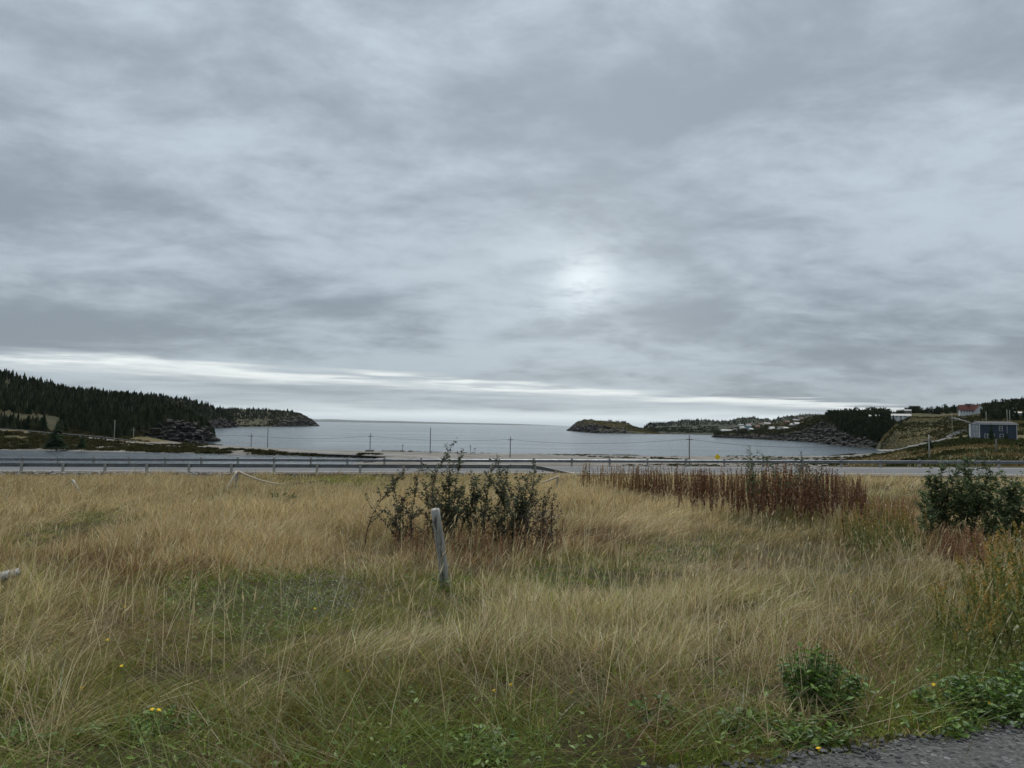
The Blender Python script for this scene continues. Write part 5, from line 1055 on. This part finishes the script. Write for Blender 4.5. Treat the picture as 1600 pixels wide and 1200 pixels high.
# low leafy ground cover in the green places
n = 26000; d = (3.0 ** .5 + rng.random(n) * (17.0 ** .5 - 3.0 ** .5)) ** 2; a_ = np.radians(rng.uniform(-42, 42, n)); x = np.sin(a_) * d; y = np.cos(a_) * d
ok = meadow_ok(x, y); x, y, d = x[ok], y[ok], d[ok]; P = np.column_stack([x, y, G(x, y)]); W, px, py = weights(P)
ok = rng.random(len(P)) < np.clip((W[:, 5] - 0.12) * 1.9, 0.02, 1) * np.interp(d, [3, 6, 17], [0.4, 0.5, 0.6]); P, d = P[ok], d[ok]; n = len(P); P[:, 2] += rng.random(n) * np.interp(d, [3, 6], [0.14, 0.2])
v_, f_, c_ = leaves(P, rng.uniform(0.02, 0.055, n) * np.interp(d, [3, 17], [1, 1.8]), rng.random(n) * 6.28, rng.uniform(-0.2, 0.7, n), rng.normal(0, 0.4, n), cols(n, (0.055, 0.105, 0.016), (0.16, 0.23, 0.045), 0.25), LQ)
tag(link('clover_weeds', npmesh('clover_weeds', v_, f_, c_), MT['leaf']), 'low green leafy ground cover', None, kind='stuff')
# haze of small pale asters in the green hollow
n = 2600; px = np.concatenate([rng.normal(520, 60, 1700), rng.normal(395, 40, 500), rng.normal(840, 60, 400)]); py = np.concatenate([rng.normal(925, 20, 1700), rng.normal(885, 10, 500), rng.normal(985, 40, 400)])
P = np.array([hit(a, b, 0.22) for a, b in zip(px[:700], py[:700])]); P = np.concatenate([P + rng.normal(0, 0.12, P.shape) * [1, 1, 0.35] for _ in range(3)]); n = len(P)
v_, f_, c_ = leaves(P, rng.uniform(0.008, 0.017, n), rng.random(n) * 6.28, rng.uniform(-0.5, 0.9, n), rng.normal(0, 0.6, n), cols(n, (0.33, 0.35, 0.40), (0.62, 0.63, 0.66)), LQ)
tag(link('aster_weeds', npmesh('aster_weeds', v_, f_, c_), MT['leaf']), 'small pale aster flowers', None, kind='stuff')

# ------------------------------------------------------------------ shrubs
def shrub(label, base, tips, leaf, lsize, lpm, twigs=4, seed=0, bd=None, name='shrub', stemr=0.012, bare=0.25, spread=0.2):
    """stems from near base to each tip point; side twigs; leaves along both"""
    r = np.random.default_rng(seed); rt = empty(name, base); tag(rt, label, 'shrub'); B = np.array(base, float); mb = MB(); LP = []; 
    for tp_ in tips:
        t_ = np.array(tp_, float) - B; b0 = r.normal(0, 1, 3) * [spread, spread * 0.7, 0] + np.array([t_[0], t_[1], 0]) * min(spread, 0.6); b0[2] = -0.1
        bow = r.normal(0, 0.10, 3) * np.linalg.norm(t_) * [1, 1, 0.2]
        pts = [b0 * (1 - s) + t_ * s + bow * math.sin(math.pi * s) + np.array([t_[0], t_[1], 0]) * (-0.25 * math.sin(math.pi * s)) for s in np.linspace(0, 1, 8)]
        mb.tube(pts, list(np.linspace(stemr, stemr * 0.3, 8)), 5, False); L_ = np.linalg.norm(t_)
        for j in range(int(lpm * L_)):
            s = bare + (1 - bare) * r.random() ** 0.85; k = s * 7; i0 = min(int(k), 6); c = pts[i0] * (1 - (k - i0)) + pts[i0 + 1] * (k - i0); LP.append(c + r.normal(0, 0.022, 3))
        for j in range(int(1.9 * twigs * L_)):
            s = 0.3 + 0.62 * r.random(); k = s * 7; i0 = min(int(k), 6); c = pts[i0] * (1 - (k - i0)) + pts[i0 + 1] * (k - i0)
            a = r.random() * 6.28; tl_ = L_ * (0.14 + 0.26 * r.random()) * (1.15 - s); e = c + np.array([math.cos(a) * tl_ * 0.75, math.sin(a) * tl_ * 0.75, tl_ * (0.35 + 0.6 * r.random())])
            mb.tube([c, (c + e) / 2 + r.normal(0, 0.015, 3), e], [stemr * 0.45, stemr * 0.35, stemr * 0.2], 4, False)
            for q_ in range(int(lpm * tl_ * 0.95) + 1): LP.append(c + (e - c) * (0.2 + 0.85 * r.random()) + r.normal(0, 0.018, 3))
    tag(mb.build('stems', MT['bark'], rt), kind='stuff')
    LP = np.array(LP); n = len(LP); t = r.random((n, 1)); pal = np.array(leaf); ch = r.integers(0, len(pal), n); C = pal[ch] * (0.7 + 0.6 * t)
    v_, f_, c_ = leaves(LP, lsize * r.uniform(0.6, 1.25, n), r.random(n) * 6.28, r.uniform(-0.5, 0.9, n), r.normal(0, 0.7, n), C, LQ)
    fo = tag(link('foliage', npmesh('foliage', v_, f_, c_), MT['leaf'], rt), kind='stuff'); return rt
DK = [(0.040, 0.050, 0.024), (0.060, 0.076, 0.032), (0.085, 0.070, 0.045), (0.085, 0.12, 0.048), (0.030, 0.034, 0.022), (0.11, 0.13, 0.06)]
RD = [(0.085, 0.045, 0.038), (0.065, 0.042, 0.034), (0.05, 0.045, 0.03), (0.10, 0.06, 0.045), (0.05, 0.06, 0.03)]
GR = [(0.055, 0.085, 0.028), (0.08, 0.118, 0.036), (0.095, 0.14, 0.044), (0.036, 0.052, 0.024), (0.14, 0.18, 0.065), (0.12, 0.15, 0.07)]
def gb(px, d):
    p = pix(px, 800, d); p[2] = G(p[0], p[1]); return p
def tipsat(l_, d, j=0.35): return [pix(a, b, d + random.uniform(-j, j)) for a, b in l_]
shrub('sparse dark shrub left of the leaning fence post', gb(652, 15.6), tipsat([(612, 742), (600, 795), (590, 806), (622, 775), (640, 730), (655, 735), (662, 752), (636, 768), (675, 775), (690, 790), (603, 815), (650, 790)], 15.6), DK + RD[:2], 0.066, 80, seed=1, spread=0.35)
shrub('tall thin shrub with one high sprig behind the leaning fence post', gb(712, 16.2), tipsat([(713, 688), (722, 703), (703, 712), (688, 735), (735, 735), (748, 742), (700, 745), (680, 765), (725, 760), (760, 755), (672, 780), (740, 775), (708, 730)], 16.2), DK, 0.066, 80, seed=2, spread=0.3)
shrub('fullest dark shrub in the middle of the meadow', gb(786, 16.0), tipsat([(776, 708), (770, 725), (758, 738), (740, 748), (795, 728), (806, 738), (812, 760), (835, 716), (828, 735), (745, 770), (790, 745), (775, 735), (820, 780), (752, 790), (835, 790), (765, 750), (800, 770), (840, 765)], 16.0), DK + [(0.06, 0.085, 0.035)], 0.066, 66, seed=3, spread=0.3)
shrub('low reddish shrub at the right foot of the full shrub', gb(838, 15.6), tipsat([(858, 762), (866, 768), (850, 775), (840, 782), (862, 790), (828, 778), (815, 800), (868, 805), (845, 800)], 15.6), RD, 0.058, 70, seed=4, spread=0.3)
shrub('two leafy sprigs rising above the red weeds', gb(1180, 23.5), tipsat([(1171, 697), (1184, 704), (1177, 722), (1190, 730)], 23.5, 0.15), GR[:3], 0.075, 45, seed=5, bare=0.5)
shrub('leafy sprig at the right end of the red weeds', gb(1262, 23.5), tipsat([(1252, 706), (1258, 722), (1290, 735), (1246, 725)], 23.5, 0.15), DK, 0.07, 40, seed=6, bare=0.55)
shrub('low bright green bush in the golden grass', gb(438, 27.0), tipsat([(405, 783), (415, 777), (425, 772), (436, 770), (447, 771), (458, 773), (468, 775), (474, 784), (430, 784), (450, 783), (441, 778), (420, 788), (462, 787)], 27.0, 0.5), [(0.05, 0.085, 0.022), (0.075, 0.115, 0.03), (0.04, 0.06, 0.02)], 0.11, 75, seed=7, bare=0.1)
shrub('dense green shrub before the road on the right', gb(1492, 19.5), tipsat([(1437, 765), (1448, 742), (1452, 728), (1462, 740), (1472, 722), (1482, 735), (1490, 716), (1500, 722), (1508, 712), (1520, 718), (1527, 708), (1538, 728), (1545, 735), (1440, 790), (1430, 780), (1460, 770), (1480, 765), (1500, 755), (1520, 760), (1535, 765), (1470, 800), (1510, 795), (1450, 805), (1535, 790)], 19.5, 0.6), GR, 0.086, 66, seed=8, bare=0.06, twigs=6, spread=0.5)
shrub('dense green shrub at the right edge of the picture', gb(1570, 18.5), tipsat([(1548, 742), (1556, 752), (1566, 738), (1578, 748), (1590, 745), (1598, 738), (1612, 750), (1560, 775), (1580, 780), (1600, 775), (1545, 790), (1570, 800), (1595, 805), (1620, 790), (1555, 765), (1630, 765)], 18.5, 0.6), GR, 0.086, 66, seed=9, bare=0.06, twigs=6, spread=0.5)

MT['greenstem'] = noisy('green_stem', [(0.3, (0.06, 0.10, 0.025)), (0.7, (0.11, 0.15, 0.04))], 20.0, 0.8)
# leafy weeds at the edge of the gravel
def leafy(label, px, py, d, w_, h_, nl, size, pal, seed):
    r = np.random.default_rng(seed); p = pix(px, py, d); p[2] = G(p[0], p[1]); rt = empty('leafy_weed', p); tag(rt, label, 'plant')
    mb = MB(); LP = []; Y_ = []
    for k in range(max(6, nl // 12)):
        a = r.random() * 6.28; q_ = w_ * math.sqrt(r.random()); e = np.array([math.cos(a) * q_, math.sin(a) * q_ * 0.8, h_ * (1 - 0.55 * (q_ / w_) ** 2) * r.uniform(0.7, 1.05)]); b0 = e * [0.55, 0.55, 0] - [0, 0, 0.03]
        mb.tube([b0, (b0 + e) / 2 + r.normal(0, 0.01, 3), e], [0.004, 0.003, 0.002], 4, False)
        for j in range(12):
            s = 0.25 + 0.78 * r.random(); LP.append(b0 + (e - b0) * s + r.normal(0, 0.006, 3)); Y_.append(r.random() * 6.28)
    tag(mb.build('stems', MT['greenstem'], rt), kind='stuff'); LP = np.array(LP); n = len(LP); pal = np.array(pal)
    v_, f_, c_ = leaves(LP, size * r.uniform(0.5, 1.2, n), np.array(Y_), r.uniform(-0.45, 0.6, n), r.normal(0, 0.35, n), pal[r.integers(0, len(pal), n)] * (0.75 + 0.5 * r.random((n, 1))))
    tag(link('foliage', npmesh('foliage', v_, f_, c_, smooth=True), MT['leaf'], rt), kind='stuff')
PG = [(0.032, 0.072, 0.010), (0.065, 0.125, 0.016), (0.11, 0.185, 0.026)]; PY = [(0.09, 0.16, 0.022), (0.13, 0.21, 0.034), (0.065, 0.12, 0.02)]
for i, (lb, px, py, d, w_, h_, nl, sz, pal) in enumerate([
    ('dark green leafy mound beside the gravel', 1278, 1110, 4.75, 0.34, 0.44, 1300, 0.05, PG), ('low bright leafy weed between the mound and the gravel', 1250, 1165, 4.2, 0.32, 0.14, 420, 0.05, PY),
    ('spreading leafy weed in the corner above the gravel', 1545, 1110, 4.75, 0.46, 0.24, 1250, 0.05, PG), ('leafy weed at the far right beside the gravel', 1640, 1085, 5.0, 0.38, 0.30, 800, 0.05, PG), ('small yellowish leafy weed on the gravel edge', 1470, 1130, 4.35, 0.2, 0.11, 130, 0.055, PY),
    ('leafy weed at the bottom edge left of the gravel', 770, 1180, 3.85, 0.28, 0.14, 300, 0.045, PY), ('leafy weed at the bottom edge under the yellow flowers', 235, 1150, 4.1, 0.33, 0.12, 330, 0.045, PY), ('dark leafy weed in the grass right of the bottom middle', 1020, 1140, 4.4, 0.22, 0.2, 150, 0.06, PG),
    ('leafy weed tucked in the grass left of the green mound', 1150, 1135, 4.3, 0.24, 0.17, 150, 0.06, PG), ('broad leafy weed in the lower left corner', 60, 1185, 3.9, 0.3, 0.13, 150, 0.06, PY)]):
    leafy(lb, px, py, d, w_, h_, nl, sz, pal, 400 + i)
# yellow flowers dotted in the grass
m, n, l = newmat('petal_yellow'); b = pr(n, (0.75, 0.5, 0.02), 0.6); l.new(ramp(n, l, mnoise(n, l, 60.0), [(0.3, (0.70, 0.42, 0.01)), (0.7, (0.80, 0.60, 0.03))]), b.inputs['Base Color']); out(n, l, b.outputs[0]); MT['petal'] = m
fm = MB()
for k in range(14):
    a = 6.283 * k / 14; ca, sa = math.cos(a), math.sin(a); fm.poly([(0.003 * ca, 0.003 * sa, 0.002), (0.011 * ca - 0.003 * sa, 0.011 * sa + 0.003 * ca, 0.006), (0.017 * ca, 0.017 * sa, 0.005), (0.011 * ca + 0.003 * sa, 0.011 * sa - 0.003 * ca, 0.006)])
fm.tube([(0, 0, -0.012), (0, 0, 0.0), (0, 0, 0.006)], [0.003, 0.006, 0.005], 7); fmesh = fm.mesh('flower_head'); fmesh.materials.append(MT['petal'])
smesh = MB().tube([(0, 0, -0.45), (0.01, 0, -0.2), (0, 0, 0)], [0.0022, 0.002, 0.0016], 5, False).mesh('stem'); m, n, l = newmat('flower_stem'); b = pr(n, (0.08, 0.12, 0.03), 0.8); l.new(ramp(n, l, mnoise(n, l, 20.0), [(0.3, (0.06, 0.10, 0.025)), (0.7, (0.11, 0.15, 0.04))]), b.inputs['Base Color']); out(n, l, b.outputs[0]); smesh.materials.append(m)
for px, py in [(195, 948), (201, 952), (168, 1000), (190, 1041), (128, 1075), (238, 1109), (248, 1110), (492, 951), (510, 966), (528, 953), (551, 953), (543, 1048), (772, 1079), (798, 1070), (893, 1081), (1330, 925), (1459, 1070), (1546, 1098), (1545, 976), (1279, 1170)]:
    p = hit(px, py, 0.36 if py < 1060 else 0.30); rt = empty('yellow_flower', p); tag(rt, 'small yellow flower on a thin stem in the grass', 'flower', 'yellow flowers dotted in the meadow'); rt.scale = (0.72,) * 3; rt.rotation_euler = (random.uniform(0.1, 0.6), random.uniform(-0.3, 0.3), random.random() * 6)
    for nm, me in (('flower_head', fmesh), ('stem', smesh)): o = bpy.data.objects.new(nm, me); COL.objects.link(o); o.parent = rt

# ------------------------------------------------------------------ thin sea air: far land fades towards the horizon
m = bpy.data.materials.new('haze'); m.use_nodes = True; n = m.node_tree.nodes; n.clear()
vo = n.new('ShaderNodeVolumePrincipled'); vo.inputs['Density'].default_value = 1.3e-5; vo.inputs['Color'].default_value = (0.86, 0.92, 0.97, 1); vo.inputs['Anisotropy'].default_value = 0.0
om = n.new('ShaderNodeOutputMaterial'); m.node_tree.links.new(vo.outputs[0], om.inputs['Volume'])
tag(MB().box(-60000, 60000, -60000, 60000, -12, 420).build('haze', m), kind='stuff')
